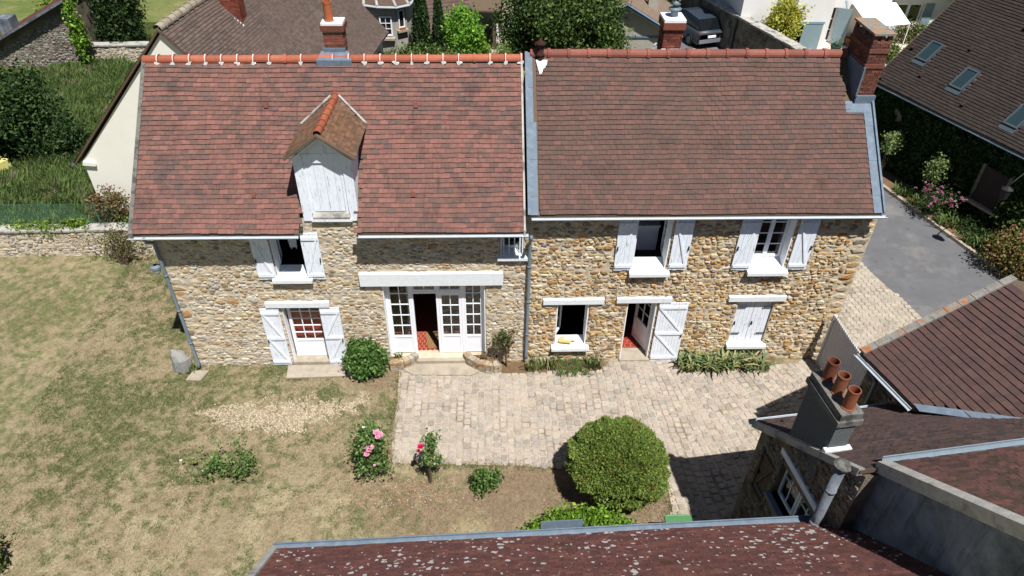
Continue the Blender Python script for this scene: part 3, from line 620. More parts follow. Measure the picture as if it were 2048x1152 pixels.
def cutL(u, v):
    x = -9.74+u; y = EL[0]+v*S_L.y/lenL
    return -5.74 < x < -4.31 and y < 1.0 or (-5.5 < x < -4.4 and y < 1.8)
tile_field(HL, (-9.74, EL[0], EL[1]), (1, 0, 0), S_L, 9.52, lenL-.1, lenL/36, .205, PALL, m_tile, cutL, 300, parent=roofL)
tile_field(HL, (-.17, 6.2, 5.0), (-1, 0, 0), (0, RL[0]-6.2, RL[1]-5.0), 9.6, 4.2, .16, .24, PALL, m_tile, None, 0, name='rear_roof_tiles')
ridge_row(HL, (-9.8, RL[0], RL[1]-.02), (-.18, RL[0]+.0, RL[1]+.02), 24, .115, [L(184, 102, 76), L(174, 96, 72), L(192, 112, 86)], m_ridge, mort=1)
v_ = MB()
v_.prism([(-9.83, EL[0]-.02, EL[1]-.12), (-9.83, RL[0], RL[1]-.1), (-9.83, RL[0], RL[1]+.05), (-9.83, EL[0]-.02, EL[1]+.05)], (.1, 0, 0)); v_.build('verge', m_copeG, HL)
v_ = MB(); v_.prism([(-.22, EL[0]-.02, EL[1]-.1), (-.22, RL[0], RL[1]-.1), (-.22, RL[0], RL[1]+.06), (-.22, EL[0]-.02, EL[1]+.06)], (.05, 0, 0)); v_.build('verge', m_cope, HL)
gutter(HL, -9.85, -5.76, EL[0]-.05, EL[1]-.06); gutter(HL, -4.3, -.1, EL[0]-.05, EL[1]-.06)
def downpipe(house, x, ytop, ztop, z0=.06, r=.045):
    mb = MB(); mb.tube([(x, ytop, ztop), (x, ytop+.06, ztop-.14), (x, -.13, ztop-.36), (x, -.11, ztop-.5), (x, -.11, z0+.12), (x, -.16, z0)], r, 10)
    for z in (z0+.9, z0+2.1, z0+3.3): mb.tube([(x, -.11, z), (x, -.11, z+.06)], r*1.22, 10); mb.bar((x, -.11, z+.03), (x, .02, z+.03), .02, .02)
    return mb.build('downpipe', m_steel, house, True)
downpipe(HL, -9.49, EL[0]-.05, EL[1]-.1); downpipe(HL, -.03, EL[0]-.05, EL[1]-.1, .25)
for (x, y) in ((-6.65, 2.0), (-2.9, 2.0), (-6.85, .25), (-2.95, .25)):
    z = z_at(y); mb = MB(); mb.box((x, y, z+.05), (.05, .07, .035), L(120, 70, 58), (Vector((1, 0, 0)), S_L.normalized(), Vector((1, 0, 0)).cross(S_L.normalized()))); mb.build('vent_tile', m_ridge, HL)
# chimney stacks laid brick by brick
BR = [L(146, 92, 76), L(130, 82, 70), L(158, 104, 86), L(112, 76, 66), L(138, 86, 70)]
def stack(house, x0, x1, y0, y1, z0, z1, bh=.072, bl=.23, single=True, pal=BR, mcore=None):
    o = MB().bb(x0+.012, x1-.012, y0+.012, y1-.012, z0, z1).build('chimney', mcore or m_brickmort, house); rest = MB(); j = 0; z = z0
    while z+bh*.9 < z1:
        for (ax, a0, a1, f) in (('x', x0, x1, y0), ('y', y0, y1, x0), ('x', x0, x1, y1), ('y', y0, y1, x1)):
            u = a0-(bl/2 if j % 2 else 0)
            while u < a1-.02:
                ua, ub = max(a0, u), min(a1, u+bl-.012); u += bl
                if ub-ua < .03: continue
                q = R(-.004, .004); mb = MB() if single else rest; t = jit(random.choice(pal), .12)
                if ax == 'x': mb.bb(ua, ub, f-.004+q if f == y0 else f-.03, f+.03 if f == y0 else f+.004+q, z+.005, z+bh-.006, t)
                else: mb.bb(f-.005+q if f == x0 else f-.03, f+.03 if f == x0 else f+.005+q, ua, ub, z+.005, z+bh-.006, t)
                if single: mb.build('brick', m_brick, o)
        z += bh; j += 1
    if not single: r_ = rest.build('brickwork', m_brick, o); r_['kind'] = 'stuff'
    return o
c1 = stack(HL, -5.22, -4.72, 3.12, 3.55, 7.7, 8.62)
stack_cap = MB().bb(-5.27, -4.67, 3.07, 3.6, 8.62, 8.76, L(122, 78, 64)); stack_cap.build('corbel', m_brick, c1)
MB().bb(-5.24, -4.7, 3.1, 3.57, 8.76, 8.82).build('crown_mortar', m_lintel, c1)
MB().lathe((-5.05, 3.3, 8.8), [(.125, 0), (.12, .04), (.108, .05), (.106, .44), (.114, .445), (.114, .5), (.095, .5), (.093, .4), (.093, .1), (0, .1)], 20).build('chimney_pot', m_clay, c1)
fl = MB(); fl.prism([(-5.42, 2.8, 7.99), (-4.53, 2.8, 7.99), (-4.63, 3.12, 8.12), (-5.32, 3.12, 8.12)], (0, .0, -.16)); fl.bb(-5.25, -4.7, 3.07, 3.115, 8.0, 8.2); fl.build('flashing', m_zinc, c1)
# dormer
dm = MB(); yd = -.0
dm.bb(-5.66, -5.44, -.06, .12, 5.02, 6.86); dm.bb(-4.52, -4.3, -.06, .12, 5.02, 6.86); dm.bb(-5.44, -4.52, -.03, .1, 6.62, 6.86)
dm.prism([(-5.62, -.02, 6.86), (-4.34, -.02, 6.86), (-4.95, -.02, 7.34)], (0, .08, 0))
for x in (-5.62, -4.36): dm.prism([(x, .0, 5.1), (x, .0, 6.86), (x, 1.65, 6.74)], (.04, 0, 0))
dormer = dm.build('dormer', m_whiteOld, HL)
for i in range(4):
    x = -5.44+i*.23; MB().bb(x+.003, x+.227, .005+R(0, .006), .035, 5.26, 6.62).build('plank', m_whiteOld, dormer)
MB().bb(-5.44, -5.36, -.02, .01, 5.22, 6.62).build('jamb', m_whiteOld, dormer); MB().bb(-4.6, -4.52, -.02, .01, 5.22, 6.62).build('jamb', m_whiteOld, dormer)
MB().bb(-4.98, -4.9, -.04, .03, 6.86, 7.26).build('post', m_whiteOld, dormer)
sill(dormer, -5.42, -4.5, .06, -.12, 5.26, 5.16, .05, m_cope); MB().bb(-5.46, -4.46, -.12, .02, 5.03, 5.1).build('sill_board', m_whiteOld, dormer)
DA, DLx, DRx, DZ, DZe, DZb, DZeb = (-4.95, -.26, 7.43), -5.74, -4.16, 7.43, 6.9, 7.27, 6.76; dvD = Vector((0, 2.46, DZb-DZ))
dr = MB()
for (xe, sgn) in ((DLx, -1), (DRx, 1)):
    p = [(xe, -.26, DZe), (DA[0], -.26, DZ), (DA[0], 2.2, DZb), (xe, 1.62, DZeb)]
    if sgn > 0: p = p[::-1]
    dr.prism(p, (0, 0, -.05))
droof = dr.build('dormer_roof', m_wood, HL)
PALD = [L(134, 100, 76), L(126, 96, 76), L(142, 106, 82), L(116, 92, 74), L(130, 104, 84), L(146, 114, 92)]
sl = Vector((DA[0]-DLx, 0, DZ-DZe)); tile_field(HL, (DLx-.02, -.28, DZe), dvD, sl, 2.7, sl.length, .1, .16, PALD, m_tileF, lambda u, v: u > 1.86+v*.6, 0, .014, 'dormer_tiles', sagk=0)
sr = Vector((DA[0]-DRx, 0, DZ-DZe)); tile_field(HL, (DRx+.02, -.28, DZe), dvD, sr, 2.7, sr.length, .1, .16, PALD, m_tileF, lambda u, v: u > 1.86+v*.6, 0, .014, 'dormer_tiles', sagk=0)
ridge_row(HL, (DA[0], -.2, DZ-.0), (DA[0], 2.24, DZb+.0), 7, .09, [L(178, 102, 72), L(166, 94, 68)], m_ridge, parent=droof)
for xe, sg in ((DLx, -1), (DRx, 1)):
    MB().bar((xe-.02*-sg, -.29, DZe-.03), (DA[0], -.29, DZ+.02), .05, .13, up=(0, 1, 0)).build('bargeboard', m_wood, droof)
    MB().bar((xe+.07*-sg, -.24, DZe-.12), (DA[0], -.24, DZ-.08), .03, .05, up=(0, 1, 0)).build('soffit_trim', m_white, droof)
    MB().bar((xe+.03*sg, 1.62, DZeb+.06), (DA[0]+.1*sg, 2.2, DZb+.05), .055, .03).build('valley_flashing', m_cope, droof)
# openings of the left wing
liners(HL, hUp, .0, .34); sill(HL, -6.78, -5.74, .36, -.16, 3.36, 3.22, .1)
glazed(HL, -6.62, -6.22, 3.4, 4.72, 0, 1, 4, M=Matrix.Translation((-6.62, .36, 0)) @ Matrix.Rotation(RAD(98), 4, 'Z') @ Matrix.Translation((6.62, 0, 0)))
glazed(HL, -6.26, -5.86, 3.4, 4.72, 0, 1, 4, M=Matrix.Translation((-5.86, .36, 0)) @ Matrix.Rotation(RAD(-105), 4, 'Z') @ Matrix.Translation((5.86, 0, 0)))
shutter(HL, -7.14, -6.68, 3.2, 4.62, 4, -1); shutter(HL, -5.86, -5.4, 3.2, 4.66, 4, 1, flip=True)
MB().bb(-7.16, -5.44, -.1, .06, 2.235, 2.4).build('lintel', m_lintel, HL)
liners(HL, hDoor, .0, .2); MB().bb(-6.78, -5.68, -.06, .4, .02, .14).build('threshold', m_concrete, HL)
glazed(HL, -6.72, -5.74, .15, 2.2, .2, 3, 5, 'door', .09, .026, .62)
shutter(HL, -7.36, -6.84, -.02+.06, 2.18, 5, -1, two=True); shutter(HL, -5.74, -5.2, -.02+.06, 2.2, 5, 1, two=True, flip=True)
MB().bb(-4.52, -.72, -.11, .06, 2.96, 3.36).build('lintel', m_lintel, HL)
liners(HL, hBig, .0, .24)
fr = MB()
for x in (-3.95, -3.27, -2.56, -1.86, -1.29): fr.bb(x, x+.075, .2, .28, .2, 2.95)
fr.bb(-3.875, -1.29, .2, .28, 2.88, 2.95); fr.bb(-3.195, -1.86, .205, .275, 2.44, 2.52)
frame = fr.build('door_frame', m_white, HL)
glazed(HL, -3.872, -3.272, .22, 2.88, .21, 2, 5, 'window', .05, .024, .62); glazed(HL, -1.782, -1.292, .22, 2.88, .21, 2, 5, 'window', .045, .024, .62)
glazed(HL, -3.19, -2.565, 2.525, 2.88, .21, 2, 1, 'window', .035); glazed(HL, -2.48, -1.865, 2.525, 2.88, .21, 2, 1, 'window', .035)
glazed(HL, -2.48, -1.865, .2, 2.44, .21, 2, 4, 'door', .07, .024, .66)
glazed(HL, -3.19, -2.58, .2, 2.44, 0, 2, 4, 'door', .07, .024, .66, Matrix.Translation((-3.19, .25, 0)) @ Matrix.Rotation(RAD(112), 4, 'Z') @ Matrix.Translation((3.19, 0, 0)))
liners(HL, hSm, .0, .26); sill(HL, -.86, -.07, .28, -.12, 3.93, 3.86, .09); glazed(HL, -.76, -.22, 3.95, 4.62, .24, 1, 1, fw=.05)
for i in range(4): MB().tube([(-.7+i*.14, .06, 3.9), (-.7+i*.14, .06, 4.64)], .016, 6).build('window_bar', m_white, HL)
def hexfloor(house, x0, x1, y0, y1, z, s=.1):
    MB().bb(x0, x1, y0, y1, z-.03, z).build('floor', m_grout, house); mb = MB(); r = s; dx = r*1.732; j = 0; y = y0+r
    while y < y1-r:
        x = x0+dx/2+(dx/2 if j % 2 else 0)
        while x < x1-dx/2:
            pts = [(x+(r-.006)*math.cos(RAD(60*k+30)), y+(r-.006)*math.sin(RAD(60*k+30)), z-.01) for k in range(6)]; mb.prism(pts, (0, 0, .016), jit(L(142, 52, 38), .14)); x += dx
        y += r*1.5; j += 1
    o = mb.build('floor_tiles', m_redfloor, house); o['kind'] = 'stuff'
hexfloor(HL, -4.4, -.8, .3, 4.1, .19, .075); hexfloor(HL, -9, -4.7, .3, 4.1, .15, .075)
# ================================================================== RIGHT WING
HR = empty('stone_house', (4.4, 0, 0), 'right wing of the stone house with brown roof and zinc verges', 'house')
gA, gB, gL, gD, gS = (2.72, 3.62, 3.28, 5.08), (5.9, 6.82, 3.28, 5.08), (.8, 1.68, .55, 2.24), (2.76, 3.58, .06, 2.27), (5.88, 6.9, .66, 2.28)
wr = MB(); holed_wall(wr, -.02, 8.9, -.1, 5.36, 0.003, .42, [gA, gB, gL, gD, gS])
gable(wr, 8.5, .42, 5.8, -.1, 5.5, RR_[0], RR_[1]-.1, .4); gable(wr, 0, .42, 5.8, -.1, 5.5, RR_[0], RR_[1]-.1, .15); wr.bb(-.02, 8.5, 5.4, 5.8, -.1, 5.4)
wr.build('wall', m_mort, HR)
RP = [(L(200, 172, 126), 6), (L(188, 154, 106), 6), (L(202, 184, 152), 5), (L(180, 166, 144), 4), (L(182, 134, 82), 2), (L(156, 126, 90), 3), (L(208, 194, 168), 4), (L(138, 124, 106), 3)]
stone_face(HR, (0, 0.003, 0), (1, 0, 0), (0, 0, 1), (0, -1, 0), [(a-.01, b+.01, c-.12, d+.02) for a, b, c, d in (gA, gB, gL, gD, gS)]+[(.38, 2.1, 2.2, 2.42), (2.42, 3.98, 2.24, 2.44), (5.54, 7.2, 2.26, 2.47)], 8.9, 5.34, 300, dens=1.3, pal=RP, hmin=.06, hmax=.145, proud=.038, mlow=.47, grey=.0, quoins=(1,))
stone_face(HR, (8.9, 0.003, 0), (0, 1, 0), (0, 0, 1), (1, 0, 0), [], 5.78, 5.3, 0, pal=RP, rest='gable_stones')
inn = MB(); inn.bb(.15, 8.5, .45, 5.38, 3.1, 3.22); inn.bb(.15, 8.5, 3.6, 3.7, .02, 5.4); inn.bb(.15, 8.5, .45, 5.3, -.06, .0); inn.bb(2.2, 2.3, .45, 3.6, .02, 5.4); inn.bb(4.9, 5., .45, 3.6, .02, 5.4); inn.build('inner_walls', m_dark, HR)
rr = MB(); roof_slab(rr, -.05, 8.78, *ER, *RR_); roof_slab(rr, -.05, 8.78, 6.2, 5.2, *RR_); roofR = rr.build('roof', m_wood, HR)
S_R = Vector((0, RR_[0]-ER[0], RR_[1]-ER[1])); lenR = S_R.length; dyR = S_R.z/S_R.y; zr_at = lambda y: ER[1]+(y-ER[0])*dyR
PALR = [L(98, 82, 76), L(102, 83, 76), L(106, 84, 77), L(110, 86, 78), L(117, 88, 80), L(102, 84, 78), L(107, 84, 77)]
tile_field(HR, (.17, *ER), (1, 0, 0), S_R, 8.4, lenR-.08, lenR/33, .19, PALR, m_tileR, lambda u, v: u+.17 > 8.15 and ER[0]+v*S_R.y/lenR > 1.85, 300, parent=roofR, wob=.002)
tile_field(HR, (8.78, 6.2, 5.2), (-1, 0, 0), (0, RR_[0]-6.2, RR_[1]-5.2), 8.8, 4.2, .16, .24, PALR, m_tileR, None, 0, name='rear_roof_tiles')
ridge_row(HR, (.02, RR_[0], RR_[1]-.02), (8.24, RR_[0], RR_[1]-.02), 16, .12, [L(150, 92, 78), L(142, 86, 74), L(158, 98, 84)], m_ridge)
zs = MB()
Nr = Vector((1, 0, 0)).cross(S_R.normalized())
for k in range(9):
    v0, v1 = k*lenR/9, (k+1.04)*lenR/9; wdt = .24 if k < 5 else .17
    a = Vector((-.1, *ER))+S_R.normalized()*v0+Nr*(.035+.004*(k % 2)); b = Vector((-.1, *ER))+S_R.normalized()*min(v1, lenR)+Nr*(.03+.004*(k % 2)); zs.prism([a, a+Vector((wdt, 0, 0)), b+Vector((wdt, 0, 0)), b], Nr*.01)
zs.prism([Vector((-.12, *ER)), Vector((-.05, *ER)), Vector((-.05, *RR_)), Vector((-.12, *RR_))], Nr*.09); zs.build('zinc_flashing', m_zinc, HR)
zs = MB()
for k in range(6):
    v0, v1 = k*lenR*.64/6, (k+1.04)*lenR*.64/6; a = Vector((8.56, *ER))+S_R.normalized()*v0+Nr*(.035+.004*(k % 2)); b = Vector((8.56, *ER))+S_R.normalized()*v1+Nr*(.03+.004*(k % 2)); zs.prism([a, a+Vector((.25, 0, 0)), b+Vector((.25, 0, 0)), b], Nr*.01)
zs.prism([Vector((8.78, *ER)), Vector((8.83, *ER)), Vector((8.83, *RR_)), Vector((8.78, *RR_))], Nr*.1); zs.build('zinc_verge', m_zinc, HR)
gutter(HR, -.02, 8.9, ER[0]-.05, ER[1]-.06)
c2 = stack(HR, 8.34, 8.8, 1.98, 3.1, 7.2, 8.78, .066, .21, False, [L(122, 78, 66), L(112, 72, 62), L(134, 88, 74), L(100, 68, 60)])
for z in (8.12, 8.5): MB().bb(8.315, 8.825, 1.955, 3.125, z, z+.1, L(128, 84, 72)).build('brick_band', m_brick, c2)
for (x, y) in ((8.385, 2.025), (8.755, 2.025), (8.57, 2.025), (8.385, 2.54), (8.755, 2.54), (8.385, 3.05), (8.755, 3.05)): MB().bb(x-.045, x+.045, y-.045, y+.045, 8.78, 8.94, L(126, 82, 70)).build('cap_pillar', m_brick, c2)
MB().bb(8.3, 8.84, 1.93, 3.14, 8.94, 8.99).build('cap_slab', m_capL, c2)
fl = MB(); fl.bb(8.3, 8.34, 1.9, 3.0, 7.1, 8.15); fl.bb(8.3, 8.84, 1.9, 1.97, 7.2, 7.42); fl.prism([(8.1, 1.72, zr_at(1.72)+.045), (8.84, 1.72, zr_at(1.72)+.045), (8.84, 1.95, zr_at(1.95)+.045), (8.1, 1.95, zr_at(1.95)+.045)], (0, 0, .012)); fl.build('flashing', m_zinc, c2)
c3 = stack(HR, 3.5, 3.98, 3.3, 3.85, 7.8, 8.78, .07, .22, True, [L(126, 70, 58), L(110, 62, 54), L(94, 60, 54), L(140, 80, 64)])
MB().bb(3.45, 4.03, 3.25, 3.9, 8.62, 8.8, L(140, 84, 68)).build('corbel', m_brick, c3)
MB().prism([(3.46, 3.26, 8.8), (4.02, 3.26, 8.8), (4.02, 3.89, 8.8), (3.46, 3.89, 8.8)], (0, 0, .07)).build('crown_mortar', m_lintel, c3); MB().bb(3.48, 4.0, 3.1, 3.3, 7.98, 8.12).build('flashing', m_lintel, c3)
MB().lathe((3.76, 3.58, 8.87), [(.1, 0), (.1, .16), (.17, .17), (.17, .2), (.06, .26), (.06, .3), (.14, .31), (.0, .38)], 14).build('cowl', m_steel, c3, True)
ck = MB(); ck.lathe((.27, 2.86, 7.95), [(.12, 0), (.1, .1), (.1, .16), (.12, .17), (.12, .2), (.09, .21), (.09, .38), (.1, .4), (.15, .46), (.15, .48), (.05, .53), (.02, .6), (0, .61)], 14, L(70, 46, 42)); ck.build('flue_cowl', m_brick, HR, True)
MB().prism([(.2, 2.66, 7.86), (.25, 2.5, 7.72), (.31, 2.52, 7.74), (.35, 2.62, 7.83), (.43, 2.68, 7.88), (.46, 2.78, 7.97), (.16, 2.78, 7.97)], (0, 0, .05)).build('mortar_dab', m_lintel, HR)
for h, xs_ in ((gA, None), (gB, None)):
    liners(HR, h, .0, .34); sill(HR, h[0]-.07, h[1]+.1, .36, -.18, 3.52, 3.34, .1)
glazed(HR, 5.94, 6.36, 3.54, 5.05, .3, 1, 4); glazed(HR, 6.36, 6.78, 3.54, 5.05, .3, 1, 4)
glazed(HR, 2.76, 3.17, 3.54, 5.05, 0, 1, 4, M=Matrix.Translation((2.76, .34, 0)) @ Matrix.Rotation(RAD(105), 4, 'Z') @ Matrix.Translation((-2.76, 0, 0)))
glazed(HR, 3.17, 3.58, 3.54, 5.05, 0, 1, 4, M=Matrix.Translation((3.58, .34, 0)) @ Matrix.Rotation(RAD(-95), 4, 'Z') @ Matrix.Translation((-3.58, 0, 0)))
shutter(HR, 2.22, 2.7, 3.4, 5.03, 4, 1); shutter(HR, 3.68, 4.16, 3.4, 5.03, 4, -1, flip=True); shutter(HR, 5.38, 5.88, 3.37, 5.02, 4, 1); shutter(HR, 6.9, 7.4, 3.38, 5.02, 4, -1, flip=True)
MB().bb(.4, 2.08, -.09, .06, 2.235, 2.4).build('lintel', m_lintel, HR); liners(HR, gL, .0, .3); sill(HR, .7, 1.78, .32, -.16, .74, .62, .1)
glazed(HR, .83, 1.22, .76, 2.2, 0, 1, 3, M=Matrix.Translation((.84, .3, 0)) @ Matrix.Rotation(RAD(62), 4, 'Z') @ Matrix.Translation((-.83, 0, 0)))
glazed(HR, 1.26, 1.65, .76, 2.2, 0, 1, 3, M=Matrix.Translation((1.65, .3, 0)) @ Matrix.Rotation(RAD(-98), 4, 'Z') @ Matrix.Translation((-1.65, 0, 0)))
MB().bb(2.43, 3.96, -.09, .06, 2.265, 2.42).build('lintel', m_lintel, HR); liners(HR, gD, .0, .22); MB().bb(2.74, 3.62, -.1, .42, -.02, .08).build('threshold', m_concrete, HR)
glazed(HR, 2.78, 3.56, .1, 2.22, 0, 2, 3, 'door', .09, .026, .8, Matrix.Translation((3.56, .26, 0)) @ Matrix.Rotation(RAD(-68), 4, 'Z') @ Matrix.Translation((-3.56, 0, 0)))
shutter(HR, 3.64, 4.46, .02, 2.24, 9, -1, two=True, flip=True)
MB().bb(5.55, 7.16, -.09, .06, 2.275, 2.44).build('lintel', m_lintel, HR); sill(HR, 5.83, 6.98, .2, -.15, .7, .62, .1)
shutter(HR, 5.9, 6.385, .68, 2.27, 4, 0, y=.06, bare=True); shutter(HR, 6.395, 6.88, .68, 2.27, 4, 0, y=.06, bare=True)
for z in (1.0, 1.98):
    for a, b in ((5.9, 6.16), (6.64, 6.9)): MB().bb(a, b, .018, .028, z-.016, z+.016).build('hinge', m_iron, HR)
hexfloor(HR, 2.4, 4.8, .3, 3.5, .07, .1)
# ================================================================== LEFT SIDE: GARDEN WALL AND NEIGHBOURS
def rubble_wall(name, label, A, B, h, th, pal, front=1, cope=True, n_single=120, cat='wall', m=m_mort, dens=1., hmin=.07, hmax=.14, z0=0):
    A = Vector((*A, z0)); B = Vector((*B, z0)); U = (B-A).normalized(); Nn = Vector((U.y, -U.x, 0))*front; l = (B-A).length
    e = empty(name, (A+B)/2, label, cat); mb = MB(); mb.prism([A-Vector((0, 0, .1)), B-Vector((0, 0, .1)), B-Vector((0, 0, .1))-Nn*th, A-Vector((0, 0, .1))-Nn*th][::front], (0, 0, h+.1)); mb.build('wall_core', m, e)
    stone_face(e, A, U, (0, 0, 1), Nn, [], l, h-.02, n_single, pal, hmin, hmax, .03, dens)
    if cope:
        k = max(2, int(l/.55))
        for i in range(k):
            a, b = A+U*(l*i/k), A+U*(l*(i+.99)/k); mb = MB(); mb.prism([a+Nn*R(.04, .08)+Vector((0, 0, h)), b+Nn*R(.04, .08)+Vector((0, 0, h)), b-Nn*(th+.04)+Vector((0, 0, h)), a-Nn*(th+.04)+Vector((0, 0, h))][::front], (0, 0, R(.05, .08))); mb.build('coping_stone', m_cope, e)
    return e
GW = [(L(186, 176, 160), 5), (L(168, 160, 146), 5), (L(196, 184, 164), 3), (L(150, 142, 130), 3), (L(178, 154, 120), 1)]
rubble_wall('garden_wall', 'low grey rubble wall closing the lawn, left of the stone house', (-21.5, 5.4), (-9.6, 5.6), 1.02, .35, GW, n_single=200)
# chain link fence above it
fe = empty('wire_fence', (-17, 5.85, .9), 'green chain link fence standing behind the garden wall', 'fence')
for i in range(5):
    x = -21+i*1.65; MB().tube([(x, 5.88, .7), (x, 5.88, 1.9)], .025, 8).build('post', m_wire, fe)
mb = MB(); hh = .95; x = -21.
while x < -14.3:
    for sg in (1, -1):
        a = Vector((x, 5.86+.003*sg, .92)); b = Vector((x+sg*hh, 5.86+.003*sg, .92+hh))
        mb.bar(a, b, .006, .006)
    x += .075
for z in (.92, 1.4, 1.87): mb.bar((-21.6, 5.86, z), (-14.3, 5.86, z), .008, .008)
mb.build('wire_mesh', m_wire, fe)
# cream house behind
DU, DG = Vector((.143, .99, 0)).normalized(), Vector((.99, -.143, 0)).normalized()
CB = Vector((-15., 7.25, 0)); AP = CB+DG*4.25; LC = 11.5
def cpt(g, u, z): p = CB+DG*g+DU*u; return Vector((p.x, p.y, z))
HC = empty('cream_house', cpt(3.5, 4, 0), 'cream rendered house with a tall blank gable behind the left wing', 'house')
mb = MB(); mb.prism([cpt(0, 0, .3), cpt(7.6, 0, .3), cpt(7.6, 0, 3.75), cpt(4.22, 0, 7.35), cpt(0, 0, 2.75)], DU*LC); mb.build('wall', m_cream, HC)
MB().prism([cpt(.0, -.1, 2.62), cpt(.46, -.1, 2.62), cpt(.46, -.1, 2.74), cpt(.06, -.1, 2.78)], DU*.09).build('kneeler', m_cream, HC)
mb = MB(); a0, a1, b1 = cpt(-.3, -.12, 2.66), cpt(4.22, -.12, 7.5), cpt(7.9, -.12, 3.62)
for p, q in ((a0, a1), (a1, b1)): mb.prism([p, q, q+DU*(LC+.2), p+DU*(LC+.2)], (0, 0, -.08))
mb.build('roof', m_wood, HC)
PALC = [L(106, 92, 84), L(110, 95, 87), L(100, 88, 80), L(114, 98, 90), L(97, 86, 79)]
sC = a1-b1; tile_field(HC, b1, DU, sC, LC+.2, sC.length, .105, .16, PALC, m_tileR, None, 0, .022)
sC2 = a1-a0; tile_field(HC, a0, DU, sC2, LC+.2, sC2.length, .16, .25, [L(104, 70, 56), L(112, 76, 60), L(94, 64, 54)], m_tileF, None, 0, .02, 'west_roof_tiles')
ridge_row(HC, a1+Vector((0, 0, .0)), a1+DU*(LC+.2), 34, .13, [L(178, 166, 146), L(164, 152, 132)], m_ridge)
gutter_line = MB(); gutter_line.tube([a0+Vector((-.03, 0, -.02)), a0+Vector((-.03, 0, -.02))+DU*LC], .06, 8); gutter_line.build('gutter', m_zinc, HC)
cc = cpt(4.8, 3.7, 0); st = stack(HC, cc.x-.3, cc.x+.3, cc.y-.3, cc.y+.3, 6.3, 8.1, .075, .22, True, [L(140, 74, 60), L(122, 66, 56), L(150, 86, 70)])
fl = MB(); fl.prism([(cc.x-.36, cc.y-.4, 7.06), (cc.x+.36, cc.y-.4, 6.33), (cc.x+.36, cc.y-.4, 6.48), (cc.x-.36, cc.y-.4, 7.2)], (0, .09, 0)); fl.build('flashing', m_lintel, st)
# old stone barn, far left
by = 20.87
HB = empty('stone_barn', (-23.5, by, .7), 'grey rubble stone barn gable with sloping roof edge, far behind the garden wall', 'barn')
mb = MB(); mb.prism([(-27.5, by, .5), (-21.35, by, .5), (-21.35, by, 3.8), (-27.5, by, .75)], (0, 7, 0)); mb.build('wall', m_mortD, HB)
stone_face(HB, (-27.5, by, .6), (1, 0, 0), (0, 0, 1), (0, -1, 0), [], 6.1, 3.1, 60, [(L(146, 140, 130), 5), (L(128, 124, 116), 5), (L(162, 154, 142), 3), (L(108, 104, 98), 4), (L(138, 116, 98), 1)], .07, .15, .035, 1., mm=m_mortD, clip=lambda u, v, a, b: v+b < .15+(u-a)*.496-.12)
mb = MB(); mb.prism([(-27.7, by-.3, .86), (-21.25, by-.3, 4.05), (-21.25, by-.3, 3.85), (-27.7, by-.3, .66)], (0, 7.4, 0)); mb.build('roof', m_wood, HB)
sB = Vector((6.4, 0, 3.17)); tile_field(HB, (-27.7, by-.3, .87), (0, 1, 0), sB, 7.3, sB.length, .2, .3, [L(112, 74, 66), L(102, 70, 64), L(122, 84, 74)], m_tileF, None, 0, .02)
MB().bar((-27.7, by-.32, .84), (-21.25, by-.32, 4.03), .1, .24, up=(0, 1, 0)).build('verge', m_plaster, HB)
MB().bb(-25.1, -24.5, by+.3, by+1., 1.8, 3.0).build('chimney', m_plaster, HB)
rubble_wall('boundary_wall', 'broken low grey stone wall beside the barn, in front of the meadow', (-21.3, 21.3), (-18.2, 21.4), .95, .4, GW, n_single=40, z0=.65)
# ---- vegetation of the neighbouring garden
shrub('hazel_tree', 'broad dark green tree in front of the stone barn', (-19.6, 11.8, .7), (-20.5, 12., 2.25), (2.15, 1.8, 1.75), 330, 46, .26, .085, DGREEN, cat='tree', trunk=.1, core=.72, stems=6)
shrub('laurel_bush', 'dark green bush between the broad tree and the cream house', (-17.6, 12.8, .7), (-18.2, 11.6, 1.35), (.85, .9, .95), 110, 40, .2, .07, DGREEN, trunk=.05, core=.7)
shrub('evergreen_tree', 'dark pointed evergreen by the low stone wall, near the meadow', (-19.7, 22.6, .7), (-20., 22.8, 2.6), (1.25, 1.1, 2.7), 280, 40, .22, .085, DGREEN[:4], cat='tree', trunk=.1, core=.72)
shrub('meadow_tree', 'dark tree crown at the top edge beside the barn roof', (-27.5, 34, 0), (-27.2, 34, 1.9), (2.0, 1.5, 1.7), 170, 40, .28, .1, DGREEN, cat='tree', trunk=.12, core=.7)
P, B = crown((-21.05, 20.6, 2.5), (.32, .25, 1.5), 70, 28, .12, (.3, 1.)); e_ = empty('climbing_vine', (-21, 20.6, .7), 'bright green vine climbing the corner of the stone barn', 'vine')
mb = MB(); mb.tube([(-20.9, 20.7, .6), (-21., 20.7, 2), (-21.2, 20.7, 3.6)], [.05, .04, .02], 6); mb.build('stem', m_bark, e_); leaves('foliage', P, .09, [L(112, 146, 50), L(128, 160, 58), L(92, 126, 44)], m_leaf, e_, B)
P, B = crown((-25., 29.5, 1.), (3., .4, .55), 160, 26, .2, (.3, 1.)); e_ = empty('bramble_hedge', (-25, 29.5, 0), 'yellow green hedge line behind the barn roof', 'hedge'); MB().tube([(-27.6, 29.5, .4), (-25, 29.5, .6), (-22.4, 29.5, .4)], .06, 6).build('stem', m_bark, e_); leaves('foliage', P, .12, [L(140, 160, 62), L(120, 146, 56)], m_leaf, e_, B)
